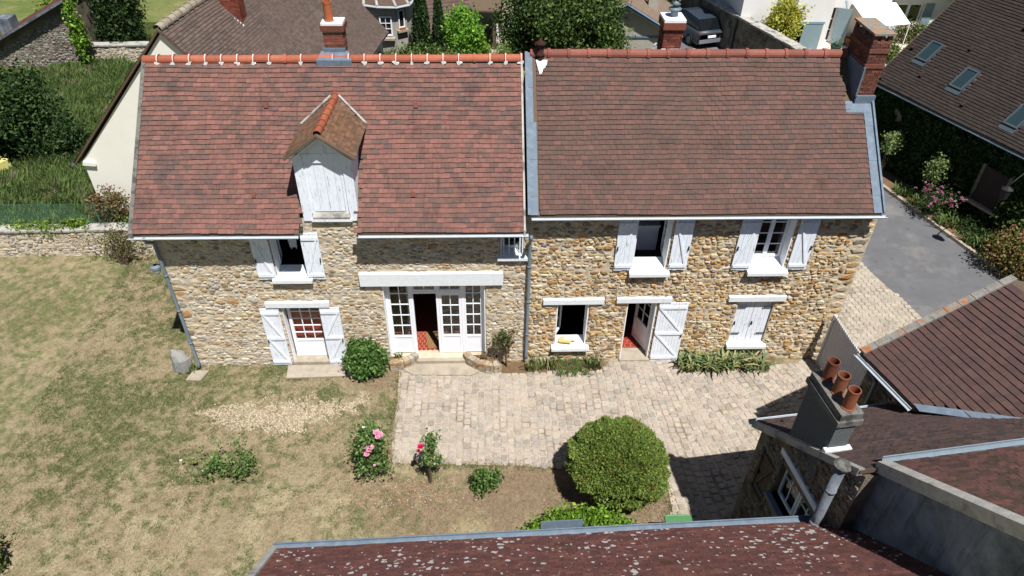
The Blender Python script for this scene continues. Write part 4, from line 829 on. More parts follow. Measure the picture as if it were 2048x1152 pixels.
def weeds():
    n = 120000; x = rng.uniform(-23, -9.9, n); y = rng.uniform(5.9, 21, n); lim = -15.2+(y-7.)*.145
    q = (x < lim) | ((y < 6.5) & (x < -9.9)); x, y = x[q], y[q]; n = len(x); h = (.12+.55*fbm(x*.7, y*.7, 77, 3)**1.3)*rng.uniform(.5, 1.25, n); h = np.where(y < 6.6, h*.7, h)
    k = fbm(x*1.1, y*1.1, 88, 3); a = rng.uniform(0, 6.28, n); B = np.stack([x, y, np.full(n, .74)], 1); dx = np.stack([np.cos(a), np.sin(a), np.zeros(n)], 1); px = np.stack([-np.sin(a), np.cos(a), np.zeros(n)], 1); wv = rng.uniform(.006, .02, n)[:, None]; up = np.array([0, 0, 1.])
    ln = (h*rng.uniform(.2, .7, n))[:, None]; V = np.stack([B-px*wv, B+px*wv, B+dx*ln*.4+up*h[:, None]*.6+px*wv*.8, B+dx*ln+up*h[:, None]], 1).reshape(-1, 3)
    pal = np.array([L(92, 118, 62), L(112, 134, 74), L(76, 102, 54), L(132, 146, 88), L(104, 124, 68)]); T = pal[rng.integers(0, 5, n)]*rng.uniform(.75, 1.25, (n, 1))*(.75+.5*k)[:, None]
    br = rng.uniform(0, 1, n) < np.clip((k-.6)*2.2, 0, .5); T[br] = np.array(L(140, 120, 104))*rng.uniform(.8, 1.2, (br.sum(), 1))
    tag(npmesh('undergrowth', V, np.arange(n*4).reshape(n, 4), T, m_blade), 'rough green weeds and tall grass behind the garden wall', 'undergrowth', kind='stuff')
weeds()
shrub('dry_bush', 'brownish half dead bush at the foot of the cream gable', (-14.2, 6.4, .75), (-14.2, 6.4, 1.35), (.65, .4, .7), 90, 30, .13, .05, [L(120, 92, 66), L(96, 80, 56), L(140, 108, 80), L(78, 92, 46)], trunk=.03, core=.5)
shrub('ivy_strip', 'low green creeper along the wall top beside the house gable', (-12.2, 5.9, .9), (-12., 5.95, 1.2), (1.9, .25, .32), 120, 26, .12, .055, GREEN, trunk=.02, core=.5, cat='creeper', stems=4)
shrub('bright_creeper', 'yellow green creeper tumbling over the wall by the wire fence', (-16.2, 5.75, .9), (-16., 5.7, 1.08), (1.5, .22, .2), 70, 24, .1, .05, [L(120, 142, 56), L(98, 124, 48)], trunk=.02, core=0, cat='creeper', stems=4)
shrub('twiggy_shrub', 'sparse dark shrub leaning against the low garden wall', (-13.6, 5.0, 0), (-13.6, 5.05, .78), (1.0, .3, .62), 42, 20, .12, .045, [L(96, 96, 56), L(76, 84, 44), L(120, 104, 72)], trunk=.035, core=0, stems=12)
mb = MB(); mb.prism([(-21.2, 10.6, .8), (-20.4, 10.5, 1.0), (-19.7, 10.3, .82), (-20.1, 9.9, .78), (-21., 10.1, .8)], (0, 0, .35)); tag(mb.build('yellow_tarpaulin', m_yellow), 'crumpled pale yellow sheet lying in the weeds at the left edge', 'sheet')
# ================================================================== RIGHT SIDE: OUTBUILDINGS
def frame(O, X, Y):
    """local x->X, y->Y, z up, origin O"""
    return Matrix(((X.x, Y.x, 0, O[0]), (X.y, Y.y, 0, O[1]), (0, 0, 1, O[2]), (0, 0, 0, 1)))
eA, uA = Vector((.9924, .123, 0)), Vector((.123, -.9924, 0)); A1 = Vector((4.5, -5.35, 3.35)); mA = .755
def ap(e, s, z): p = A1+eA*e+uA*s; return Vector((p.x, p.y, z))
zA = lambda s: 3.35+mA*s
OA = empty('lean_to_outbuilding', ap(1, 1, 0), 'low stone outbuilding with dark tiled roof and rendered chimney stack at the courtyard corner', 'outbuilding')
MA = frame(ap(.1, 0, 0), uA, eA)                     # local x along gable (towards camera), y inwards
wa = MB(); hW = (1.0, 2.25, 2.35, 3.55); holed_wall(wa, .08, 2.85, -.1, 3.33, 0, .35, [hW, (.35, .85, 1.7, 3.0)]); wa.prism([(.08, 0, 3.33), (2.85, 0, 3.33), (2.85, 0, 5.35)], (0, .35, 0))
wa.bb(.08, .4, .35, 5., -.1, 3.3); xf(wa, MA).build('wall', m_mortD, OA)
DS = [(L(136, 118, 90), 4), (L(122, 112, 96), 5), (L(140, 130, 112), 3), (L(120, 90, 56), 2), (L(104, 98, 88), 5)]  # darkened stone tones that carry the shade of these walls
stone_face(OA, ap(.1, 0, 0), uA, (0, 0, 1), -eA, [hW, (.35, .85, 1.7, 3.0)], 2.85, 5.2, 60, DS, dens=1., mm=m_mortD, clip=lambda u, v, a, b: u-a > .08 and v+b < zA(u-a)-.12)
stone_face(OA, ap(.1, .08, 0), eA, (0, 0, 1), -uA, [], 4.2, 3.2, 0, DS, dens=1., mm=m_mortD, rest='north_stones')
xf(MB().bb(.95, 2.3, -.12, .3, 2.25, 2.35), MA).build('sill', m_zinc, OA); xf(MB().bb(.9, 2.4, -.06, .05, 3.55, 3.7), MA).build('lintel', m_whiteOld, OA)
glazed(OA, 1.02, 1.62, 2.37, 3.53, .12, 2, 2, M=MA, m=m_whiteOld); glazed(OA, 1.64, 2.22, 2.37, 3.53, .12, 2, 2, M=MA, m=m_whiteOld)
shutter(OA, .36, .84, 1.72, 2.98, 4, 1, M=MA, m=m_wood, y=.04)
xf(MB().bb(.5, 2.8, .36, 3.0, -.05, 2.), MA).build('inner_walls', m_dark, OA)
ra = MB(); ra.prism([ap(0, -.12, zA(-.12)), ap(4.6, -.12, zA(-.12)), ap(4.6, 2.8, zA(2.8)), ap(0, 2.8, zA(2.8))], (0, 0, -.09)); roofA = ra.build('roof', m_wood, OA)
PALA = [L(86, 74, 72), L(94, 78, 74), L(100, 82, 77), L(82, 72, 70), L(106, 84, 78)]
sA = (ap(0, 1, zA(1))-ap(0, 0, zA(0))); tile_field(OA, ap(.06, -.12, zA(-.12)), eA, sA, 4.5, 3.62, .085, .16, PALA, m_tileF, None, 0, .016)
mb = MB(); mb.prism([ap(-.02, -.14, zA(-.14)-.14), ap(-.02, 2.78, zA(2.78)-.14), ap(-.02, 2.78, zA(2.78)+.04), ap(-.02, -.14, zA(-.14)+.04)], eA*.1); mb.build('verge', m_cope, OA)
def slope_gutter(house, P, Q, r=.06, m=None):
    mb = MB(); P = Vector(P); Q = Vector(Q); D = (Q-P).normalized(); Sd = D.cross(Vector((0, 0, 1))).normalized(); k = 6; n = max(1, int((Q-P).length/.9))
    for i in range(n):
        a, b = P+(Q-P)*(i/n), P+(Q-P)*((i+1.)/n); r2 = r-.004*(i % 2); vs = [p+Sd*(r2*math.cos(math.pi+math.pi*j/k))+Vector((0, 0, r2*math.sin(math.pi+math.pi*j/k))) for p in (a, b) for j in range(k+1)]
        mb.add(vs, [(j, j+1, k+2+j, k+1+j) for j in range(k)])
    mb.tube([P+Sd*r, Q+Sd*r], .012, 6); mb.tube([P-Sd*r, Q-Sd*r], .012, 6); return mb.build('gutter', m or m_zincw, house)
slope_gutter(OA, ap(-.05, -.2, 3.2), ap(3.55, -.2, 3.2))
# chimney with three clay pots
cC = Vector((4.93, -6.7, 0)); ax = (eA, uA, Vector((0, 0, 1)))
ch = MB(); ch.box((cC.x, cC.y, 4.75), (.18, .5, .75), (1, 1, 1), ax); chim = ch.build('chimney', m_pebble, OA)
MB().box((cC.x, cC.y, 5.56), (.235, .555, .06), (1, 1, 1), ax).build('cap_course', m_copeG, chim); MB().box((cC.x, cC.y, 5.7), (.205, .525, .07), (1, 1, 1), ax).build('cap_slab', m_copeG, chim)
for k, (o_, tn) in enumerate(((-.34, L(128, 72, 54)), (0, L(148, 94, 68)), (.34, L(152, 90, 62)))):
    p = cC+uA*o_; MB().lathe((p.x, p.y, 5.76), [(.125, 0), (.12, .03), (.104, .04), (.1, .385), (.107, .39), (.107, .43), (.09, .43), (.088, .36), (.088, .03), (0, .03)], 22, tn).build('chimney_pot', m_ridge, chim)
pf = cC+uA*.53; MB().box((pf.x, pf.y, zA((pf-A1).dot(uA))+.05), (.25, .05, .05), (1, 1, 1), ax).build('flashing', m_lintel, chim)
fp = ap(-.12, 2.55, 0); fl = MB(); fl.tube([(fp.x, fp.y, 2.2), (fp.x, fp.y, 5.22)], .085, 12); fl.tube([(fp.x, fp.y, 3.6), (fp.x, fp.y, 3.72)], .1, 12); fl.tube([(fp.x, fp.y, 4.6), (fp.x, fp.y, 4.66)], .095, 12)
fo = fl.build('flue_pipe', m_plaster, OA, True); MB().lathe((fp.x, fp.y, 5.22), [(.07, 0), (.07, .05), (.14, .06), (.15, .1), (.1, .14), (0, .15)], 12).build('flue_cap', m_copeG, fo)
# taller neighbour whose gable wall closes the bottom right corner
sB0, zB0 = 2.82, 5.52; zB = lambda s: zB0+.735*(s-sB0)
OB = empty('plastered_house', ap(2, 5, 0), 'tall house with grey plastered gable wall and mossy roof at the lower right corner', 'house')
xB = .36
mb = MB(); mb.prism([ap(xB, sB0+.02, -.1), ap(xB, 9, -.1), ap(xB, 9, zB(6.5)-.1-.735*2.5), ap(xB, 6.5, zB(6.5)-.12), ap(xB, sB0+.02, zB(sB0)-.12)], eA*5.5); mb.build('wall', m_plaster, OB)
mb = MB(); mb.prism([ap(xB-.05, sB0-.1, zB(sB0-.1)-.16), ap(xB-.05, 6.5, zB(6.5)-.16), ap(xB-.05, 6.5, zB(6.5)+.1), ap(xB-.05, sB0-.1, zB(sB0-.1)+.1)], eA*.2); mb.build('coping', m_cope, OB)
mb = MB(); mb.prism([ap(xB+.1, sB0-.05, zB(sB0-.05)), ap(6, sB0-.05, zB(sB0-.05)), ap(6, 6.5, zB(6.5)), ap(xB+.1, 6.5, zB(6.5))], (0, 0, -.09)); mb.prism([ap(xB+.1, 6.5, zB(6.5)), ap(6, 6.5, zB(6.5)), ap(6, 9.3, zB(6.5)-2.), ap(xB+.1, 9.3, zB(6.5)-2.)], (0, 0, -.09)); mb.build('roof', m_wood, OB)
sBv = ap(0, 1, .735)-ap(0, 0, 0); tile_field(OB, ap(xB+.16, sB0-.05, zB(sB0-.05)), eA, sBv, 5.4, 4.5, .1, .17, [L(98, 74, 70), L(88, 70, 66), L(110, 80, 74), L(92, 76, 66), L(116, 84, 76)], m_tileF, None, 0, .02)
slope_gutter(OB, ap(xB+.1, sB0-.12, zB(sB0)-.0), ap(6, sB0-.12, zB(sB0)+.02), .07, m_steel)
# low building under the camera, roof speckled with lichen
eC = Vector((1, .034, 0)).normalized(); uC = Vector((.034, -1, 0)).normalized(); C1 = Vector((-4.86, -8.16, 3.55)); mC = .86
def cp(e, s, z): p = C1+eC*e+uC*s; return Vector((p.x, p.y, z))
zC = lambda s: 3.55+mC*s
OC = empty('foreground_shed', cp(5, 2, 0), 'long low building in the foreground with red roof speckled by white lichen', 'shed')
mb = MB(); mb.prism([cp(.15, .2, -.1), cp(.15, 4.2, -.1), cp(.15, 4.2, zC(1.8)), cp(.15, 2.2, zC(2.2)-.1), cp(.15, .2, zC(.2)-.1)], eC*9.5); mb.build('wall', m_mort, OC)
mb = MB(); mb.prism([cp(0, 0, zC(0)), cp(10.5, 0, zC(0)), cp(10.5, 2.2, zC(2.2)), cp(0, 2.2, zC(2.2))], (0, 0, -.08)); mb.prism([cp(0, 2.2, zC(2.2)), cp(9.75, 2.2, zC(2.2)), cp(9.75, 4.4, zC(0)), cp(0, 4.4, zC(0))], (0, 0, -.08)); mb.build('roof', m_wood, OC)
def lichen_mat():
    m = mat('lichen_tile', None, .9, .25, 9, .4, 90, .1, patch=(L(74, 64, 38), 1.5, .62, .72, .8)); t = m.node_tree; N = t.nodes.new; K = t.links.new
    b = [n for n in t.nodes if n.type == 'BSDF_PRINCIPLED'][0]; src = b.inputs['Base Color'].links[0].from_socket
    g = N('ShaderNodeNewGeometry'); nz = N('ShaderNodeTexNoise'); nz.inputs['Scale'].default_value = 14; mv = N('ShaderNodeVectorMath'); mv.operation = 'MULTIPLY_ADD'; mv.inputs[1].default_value = (.11, .11, .11)
    K(g.outputs['Position'], nz.inputs['Vector']); K(nz.outputs['Color'], mv.inputs[0]); K(g.outputs['Position'], mv.inputs[2])
    vo = N('ShaderNodeTexVoronoi'); vo.inputs['Scale'].default_value = 9.0; K(mv.outputs[0], vo.inputs['Vector'])
    n2 = N('ShaderNodeTexNoise'); n2.inputs['Scale'].default_value = .8; K(g.outputs['Position'], n2.inputs['Vector'])
    sp = N('ShaderNodeSeparateColor'); K(vo.outputs['Color'], sp.inputs[0])
    a = N('ShaderNodeMath'); a.operation = 'MULTIPLY'; K(sp.outputs[0], a.inputs[0]); K(n2.outputs['Fac'], a.inputs[1])         # spot size per cell
    r = N('ShaderNodeMapRange'); r.inputs[1].default_value = .15; r.inputs[2].default_value = .62; r.inputs[3].default_value = .0; r.inputs[4].default_value = .5; K(a.outputs[0], r.inputs[0])
    lt = N('ShaderNodeMath'); lt.operation = 'LESS_THAN'; K(vo.outputs['Distance'], lt.inputs[0]); K(r.outputs[0], lt.inputs[1])
    mx = N('ShaderNodeMix'); mx.data_type = 'RGBA'; K(lt.outputs[0], mx.inputs[0]); K(src, mx.inputs[6]); mx.inputs[7].default_value = (*L(174, 172, 168), 1); K(mx.outputs[2], b.inputs['Base Color'])
    return m
sCv = cp(0, 1, mC)-cp(0, 0, 0); tile_field(OC, cp(.06, 0, zC(0)), eC, sCv, 10.4, 2.85, .1, .17, [L(118, 80, 74), L(110, 76, 72), L(128, 86, 78), L(104, 76, 70)], lichen_mat(), None, 0, .016)
mb = MB(); mb.prism([cp(-.06, -.03, zC(0)-.12), cp(-.06, 2.2, zC(2.2)-.12), cp(-.06, 2.2, zC(2.2)+.07), cp(-.06, -.03, zC(0)+.07)], eC*.12); mb.build('verge', m_cope, OC)
slope_gutter(OC, cp(-.05, -.09, 3.53), cp(9.72, -.09, 3.53), .075, m_zinc)
MB().prism([cp(4.65, -.17, 3.55), cp(5.4, -.17, 3.55), cp(5.4, -.2, 3.72), cp(4.65, -.2, 3.72)], -uC*.01).build('splash_guard', m_zinc, OC)
# wing across the courtyard entrance
D1 = Vector((7.12, -3.87, 3.95)); uD = Vector((.264, -.9645, 0)); wD = Vector((.9645, .264, 0)); mD = .375
def dp(u, w_, z): p = D1+uD*u+wD*w_; return Vector((p.x, p.y, z))
zD = lambda w_: 3.95+mD*w_
OD = empty('gatehouse_wing', dp(1, 2, 0), 'outbuilding beside the gate with ribbed brown roof and orange lichen on its verge', 'outbuilding')
mb = MB(); mb.prism([dp(.12, .3, -.1), dp(2.6, .3, -.1), dp(2.6, 6.5, -.1), dp(.12, 6.5, -.1)], (0, 0, 3.9)); mb.prism([dp(.12, .3, 3.8), dp(.12, 3.5, 3.8), dp(.12, 3.5, zD(3.5)-.1), dp(.12, .3, zD(.3)-.1)], uD*.3); mb.build('wall', m_mortD, OD)
stone_face(OD, dp(.12, .3, 0), uD, (0, 0, 1), -wD, [], 2.4, 3.78, 40, DS, mm=m_mortD, rest='west_stones')
stone_face(OD, dp(.12, .3, 0), wD, (0, 0, 1), -uD, [], 6.1, 3.78, 0, DS, mm=m_mortD, rest='north_stones')
mb = MB(); mb.prism([dp(0, 0, zD(0)), dp(1.7, 0, zD(0)), dp(2.6, 1., zD(1.)), dp(4.6, 3.5, zD(3.5)), dp(0, 3.5, zD(3.5))], (0, 0, -.1)); mb.prism([dp(0, 3.5, zD(3.5)), dp(4.6, 3.5, zD(3.5)), dp(4.6, 7, zD(0)), dp(0, 7, zD(0))], (0, 0, -.1)); mb.build('roof', m_wood, OD)
sDv = dp(0, 1, mD)-dp(0, 0, 0); tile_field(OD, dp(.1, 0, zD(0)), uD, sDv, 4.5, 3.73, .165, .23, [L(92, 72, 68), L(88, 70, 67), L(96, 74, 69), L(86, 70, 66)], m_tileR, lambda u, v: u > 1.55+v*.9, 0, .028)
mb = MB()
for i in range(11): a, b = i*.32, (i+.97)*.32; mb.prism([dp(-.05, a, zD(a)+R(.03, .05)), dp(.12, a, zD(a)+.04), dp(.12, b, zD(b)+.04), dp(-.05, b, zD(b)+R(.03, .05))], (0, 0, .05))
mb.build('verge', m_copeD, OD) if 'm_copeD' in globals() else mb.build('verge', mat('lichened_verge', L(150, 146, 138), .95, .3, 9, .6, 40, .05, patch=(L(190, 112, 52), 3.2, .54, .62, .9)), OD)
slope_gutter(OD, dp(-.02, -.08, 3.9), dp(1.66, -.08, 3.9), .05)
mb = MB(); mb.prism([dp(1.62, 0, zD(0)+.05), dp(1.82, -.02, zD(0)+.04), dp(4.3, 2.6, zD(2.6)+.04), dp(4.15, 2.65, zD(2.65)+.06)], (0, 0, .012)); mb.build('valley_flashing', m_zinc, OD)
MB().tube([dp(.55, -.05, 3.8), dp(.55, .16, 3.5), dp(.55, .2, .1)], .045, 10).build('downpipe', m_steel, OD, True)
# gate
GT = empty('gate', (8.75, -1.6, 0), 'tall pale grey slatted gate between the house corner and the outbuilding', 'gate')
g0, g1 = Vector((8.62, -.28, 0)), Vector((8.93, -3.25, 0)); ng = 34; gd = (g1-g0).normalized()
for z in (.35, 1.35): MB().bar(g0+Vector((.04, 0, z)), g1+Vector((.04, 0, z)), .05, .09).build('rail', m_gate, GT)
for i in range(ng):
    p = g0+(g1-g0)*((i+.5)/ng); q = abs((i+.5)/ng-.5)*2; h = 1.78+.1*q*q; mb = MB(); a = p-gd*.036; b = p+gd*.036; t_ = Vector((-.028, 0, 0))
    mb.prism([a+Vector((0, 0, .08)), b+Vector((0, 0, .08)), b+Vector((0, 0, h)), p+Vector((0, 0, h+.04)), a+Vector((0, 0, h))], t_); mb.build('slat', m_gate, GT)
for p in (g0, g1): MB().bar(p+Vector((0, 0, -.05)), p+Vector((0, 0, 1.9)), .09, .09, up=(0, 1, 0)).build('post', m_gate, GT)
# ================================================================== HOUSE ACROSS THE STREET
E0 = Vector((15.04, 12.66, 3.3)); uN = Vector((.357, -.934, 0)); wN = Vector((.934, .357, 0)); mN = .9
def np_(u, w_, z=None): p = E0+uN*u+wN*w_; return Vector((p.x, p.y, 3.3+mN*w_ if z is None else z))
ON = empty('ivy_house', np_(6, 3, 0), 'house across the street with steep brown roof, skylights and ivy on its wall', 'house')
mb = MB(); mb.prism([np_(-.2, .3, -.1), np_(13, .3, -.1), np_(13, 11, -.1), np_(-.2, 11, -.1)], (0, 0, 3.4)); mb.prism([np_(-.2, .3, 3.2), np_(-.2, 5.8, np_(0, 5.7).z), np_(-.2, 11, 3.2)], uN*.3); mb.build('wall', m_darkwall, ON)
mb = MB(); mb.prism([np_(-.35, 0), np_(13, 0), np_(13, 5.8), np_(-.35, 5.8)], (0, 0, -.1)); mb.prism([np_(-.35, 5.8), np_(13, 5.8), np_(13, 11.4, 3.3), np_(-.35, 11.4, 3.3)], (0, 0, -.1)); mb.build('roof', m_wood, ON)
sN = np_(0, 1)-np_(0, 0)
PALN = [L(80, 72, 68), L(77, 70, 66), L(84, 74, 70), L(74, 68, 65)]
SKY = [(.72, 1.46), (2.8, 1.13), (5.53, .82)]
tile_field(ON, np_(-.3, 0), uN, sN, 13.2, 7.7, .125, .21, PALN, m_tileN, lambda u, v: any(abs(u-.3-a) < .3 and abs(v*.743-b) < .36 for a, b in SKY), 0, .026)
slope_gutter(ON, np_(-.3, -.08, 3.24), np_(13, -.08, 3.24), .06, m_steel)
Ns = uN.cross(sN.normalized()); Ns = Ns if Ns.z > 0 else -Ns; axN = (uN, sN.normalized(), Ns)
for a, b in SKY:
    c = np_(a, b)+Ns*.06; o = MB()
    for (du, dv, hu, hv) in ((-.25, 0, .035, .46), (.25, 0, .035, .46), (0, .425, .215, .035), (0, -.425, .215, .035)): o.box(c+axN[0]*du+axN[1]*dv, (hu, hv, .05), (1, 1, 1), axN)
    f = o.build('skylight', m_skyf, ON); MB().box(c+Ns*.01, (.215, .39, .012), (1, 1, 1), axN).build('pane', skyglass, f)
    MB().box(c-axN[1]*.56-Ns*.015, (.3, .1, .012), (1, 1, 1), axN).build('apron', m_skyf, f)
for a, b in ((2.0, 2.0), (1.3, .75), (.0, 1.4), (3.6, .5), (3.0, 3.1), (-.0, .2)): MB().box(np_(a, b)+Ns*.07, (.06, .09, .04), L(70, 54, 50), axN).build('vent_tile', m_ridge, ON)
for (u_, z) in ((6.05, 1.55),):
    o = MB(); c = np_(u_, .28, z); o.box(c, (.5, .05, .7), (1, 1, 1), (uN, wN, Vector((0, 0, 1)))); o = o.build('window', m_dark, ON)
    for du in (-.55, .55): MB().box(c+uN*du-wN*.05, (.06, .05, .75), (1, 1, 1), (uN, wN, Vector((0, 0, 1)))).build('frame', m_darkwall, o)
    MB().box(c-Vector((0, 0, .75))-wN*.1, (.66, .12, .05), (1, 1, 1), (uN, wN, Vector((0, 0, 1)))).build('sill', m_concrete, o)
n = 42000; uu = rng.uniform(-.2, 12.5, n); zz = rng.uniform(.05, 3.25, n); kk = fbm(uu*.9, zz*.9, 55, 3); q = (kk > .22) & ~((abs(uu-6.05) < .55) & (abs(zz-1.5) < .72)); uu, zz, kk = uu[q], zz[q], kk[q]
dd = .28-.32*np.clip(kk-.3, 0, 1)*rng.uniform(.3, 1.6, len(uu)); P = np.stack([E0.x+uN.x*uu+wN.x*dd, E0.y+uN.y*uu+wN.y*dd, zz], 1)
leaves('ivy', P, .075, DGREEN[:4], m_leafg, ON, None, .7)
# street lantern on the ivy wall
SL = empty('wall_lantern', (18.1, 5.2, 2.8), 'dark wall lantern on a curved bracket above the street verge', 'lantern')
pw, ph = Vector((18.0, 5.7, 2.75)), Vector((16.2, 4.95, 2.95)); q = [pw+(ph-pw)*t+Vector((0, 0, .55*math.sin(t*math.pi))) for t in (0, .15, .3, .45, .6, .75, .9, 1.)]; MB().tube(q, .02, 8).build('bracket', m_iron, SL, True)
MB().lathe(ph-Vector((0, 0, .36)), [(.02, .34), (.2, .24), (.17, .2), (.12, -.12), (.07, -.18), (0, -.18)], 6).build('lamp_housing', m_iron, SL)
# ---- planted verge
def sword_clump(name, label, c, n, h, spread, pal, cat='plant', group=None, wv=.02, m=None, flowers=None, droop=1.):
    e = empty(name, c, label, cat, group); V = []; F = []; T = []
    for i in range(n):
        a = R(0, 6.283); b = Vector((c[0]+R(-1, 1)*spread*.5, c[1]+R(-1, 1)*spread*.35, c[2]-.02)); d = Vector((math.cos(a), math.sin(a), 0)); px = Vector((-d.y, d.x, 0)); hh = h*R(.55, 1.15); o = R(.15, .75)*hh*droop; t = np.array(random.choice(pal))*R(.8, 1.2)
        k = len(V); w0 = wv*R(.7, 1.3)
        for s, ww in ((0, .8), (.45, 1.), (.8, .75), (1., .06)):
            p = b+d*(o*s*s)+Vector((0, 0, hh*(s-.28*droop*s**3))); V += [tuple(p-px*w0*ww), tuple(p+px*w0*ww)]
        for j in range(3): F.append((k+2*j, k+2*j+1, k+2*j+3, k+2*j+2)); T.append(t)
    npmesh('leaf_blades', np.array(V), np.array(F), np.array(T), m or m_leaf, e)
    MB().lathe((c[0], c[1], c[2]-.03), [(spread*.3, 0), (spread*.25, .05), (.01, .07)], 8).build('root_crown', m_bark, e)
    return e
IR = [L(120, 138, 84), L(100, 122, 70), L(150, 156, 104), L(186, 174, 124), L(112, 132, 92)]
for k, (y, dx, lab) in enumerate(((9.2, .45, 'tuft of long leaves at the shaded end of the street verge'), (8.3, .4, 'leafy tuft beside the pink flowers on the street verge'), (7.0, .5, 'arching pale green tuft below the pink flowers on the verge'), (5.7, .5, 'dark green tuft on the verge nearer the reddish bush'))):
    sword_clump('daylily_clump', lab, (kx(y)+dx, y, .02), 70, .55, .8, [L(96, 120, 62), L(120, 140, 76), L(78, 102, 50)], group='tufts along the street verge', wv=.022)
fe_ = shrub('pink_flower_bush', 'bush covered with small pink flowers on the street verge', (kx(7.7)+.55, 7.7, 0), (kx(7.7)+.5, 7.7, .6), (.7, .6, .5), 60, 20, .12, .05, DGREEN, trunk=.02, core=.4)
blm = []
for c_ in (L(214, 140, 170), L(196, 118, 152), L(226, 164, 188)):
    mb = MB()
    for q in range(12):
        a = R(0, 6.28); e_ = R(-.3, 1.4); o = Vector((math.cos(a)*math.cos(e_), math.sin(a)*math.cos(e_), math.sin(e_))); t = o.cross(Vector((R(-1, 1), R(-1, 1), R(-1, 1)))).normalized(); mb.add([o*.015, o*.05-t*.02, o*.07, o*.05+t*.02], [(0, 1, 2, 3)], jit(c_, .12))
    blm.append(mb.mesh('bloom'))
for i in range(60): link('bloom', blm[i % 3], m_petal, fe_, Matrix.Translation((kx(7.7)+.5+R(-.75, .75), 7.75+R(-.7, .6), .85+R(-.2, .35))) @ Matrix.Rotation(R(0, 6), 4, 'Z'))
shrub('reddish_bush', 'mixed red and green bush at the right edge of the street verge', (17.3, 4.1, 0), (17.25, 4.2, .75), (.95, 1.0, .75), 150, 34, .16, .06, [L(104, 112, 56), L(124, 104, 62), L(86, 98, 46), L(140, 96, 72)], trunk=.03, core=.55)
shrub('ivy_mound', 'bright green shrub against the ivy wall, above the reddish bush', (18.2, 5.6, 0), (18.2, 5.9, 1.1), (.75, 1.0, 1.1), 150, 34, .17, .065, GREEN, trunk=.04, core=.6)
for k, (u_, z, lab) in enumerate(((1.9, 1.5, 'pale sunlit spray of leaves high on the ivy wall'), (4.2, 1.4, 'pale leafy spray hanging in the middle of the ivy wall'), (.4, 1.3, 'small pale leafy spray near the chimney end of the ivy wall'))):
    c = np_(u_, -.35, z); shrub('leafy_spray', lab, (c.x, c.y, .02), tuple(c), (.3, .35, .6), 36, 22, .1, .05, [L(130, 146, 92), L(110, 130, 76)], cat='climber', trunk=.015, core=0, stems=3)
shrub('verge_ground_cover', 'low dark planting strip at the foot of the ivy wall', (17.0, 6.4, 0), (16.95, 6.6, .15), (.42, 4.6, .22), 260, 26, .12, .05, DGREEN, trunk=.02, core=0, cat='planting', stems=3, lump=.1)
# ================================================================== COURTYARD AND LAWN OBJECTS
# clipped round bush
TB = empty('clipped_box_bush', (2.05, -4.5, 0), 'large clipped round green bush between the lawn and the paved courtyard', 'bush')
mb = MB(); lump_core(mb, (1.9, -4.45, .96), (.86, .8, .58), 1.3, 22, 14, .03); mb.build('dark_filler', m_core, TB)
mb = MB(); mb.tube([(2.1, -4.75, -.05), (2.1, -4.7, .3), (2.0, -4.5, .8)], [.07, .06, .05], 8); mb.tube([(2.2, -4.9, -.02), (2.5, -4.9, .3), (2.6, -4.7, .7)], [.03, .03, .02], 6); mb.build('trunk', m_bark, TB)
n = 64000; d = rng.normal(size=(n, 3)); d /= np.linalg.norm(d, axis=1)[:, None]; d = d[d[:, 2] > -.86]; n = len(d)
k = 1+.24*(2*fbm(d[:, 0]*1.6+9, d[:, 2]*1.6+d[:, 1]+4, 61, 3)-1)+.16*(fbm(d[:, 0]*8+20, d[:, 2]*8+d[:, 1]*6+20, 62, 2)-.5)+np.abs(rng.normal(0, .028, n))-.02-.12*rng.uniform(0, 1, n)**3
k = k*(1-.1*np.clip(d[:, 2]-.35, 0, 1)-.07*np.clip(d[:, 0]*.7+d[:, 2]*.7-.5, 0, 1)*2); low = np.clip(-d[:, 2]-.3, 0, 1); P = np.array((1.9, -4.45, .98))+d*np.array((1.22, 1.08, .82))*(k*(1-.25*low))[:, None]
pn = fbm(d[:, 0]*6+30, d[:, 2]*6+d[:, 1]*5+30, 63, 3); T = np.array([L(124, 144, 66), L(110, 132, 58), L(138, 154, 76), L(98, 120, 54)])[rng.integers(0, 4, n)]; brn = (pn > .68) & (rng.uniform(0, 1, n) < .5); dead = (d[:, 0] < -.55) & (d[:, 2] < -.1) & (d[:, 1] < -.2) & (rng.uniform(0, 1, n) < .75); T[brn] = L(120, 116, 62); T[dead] = L(124, 104, 78)
a = d+rng.normal(size=(n, 3))*.5; a /= np.linalg.norm(a, axis=1)[:, None]; b = np.cross(a, rng.normal(size=(n, 3))); b /= np.linalg.norm(b, axis=1)[:, None]; s_ = rng.uniform(.022, .05, n)[:, None]
V = np.stack([P-a*s_*.6, P+b*s_*.5, P+a*s_, P-b*s_*.5], 1).reshape(-1, 3); npmesh('foliage', V, np.arange(n*4).reshape(n, 4), T*rng.uniform(.75, 1.25, (n, 1)), m_leaf, TB)
# round shrub by the glazed doors
shrub('choisya_bush', 'dense bright green round bush between the two glazed doors', (-4.6, -.45, 0), (-4.6, -.4, .58), (.52, .44, .56), 200, 44, .085, .05, [L(76, 108, 50), L(92, 124, 58), L(62, 92, 42), L(106, 134, 70)], trunk=.03, core=.72)
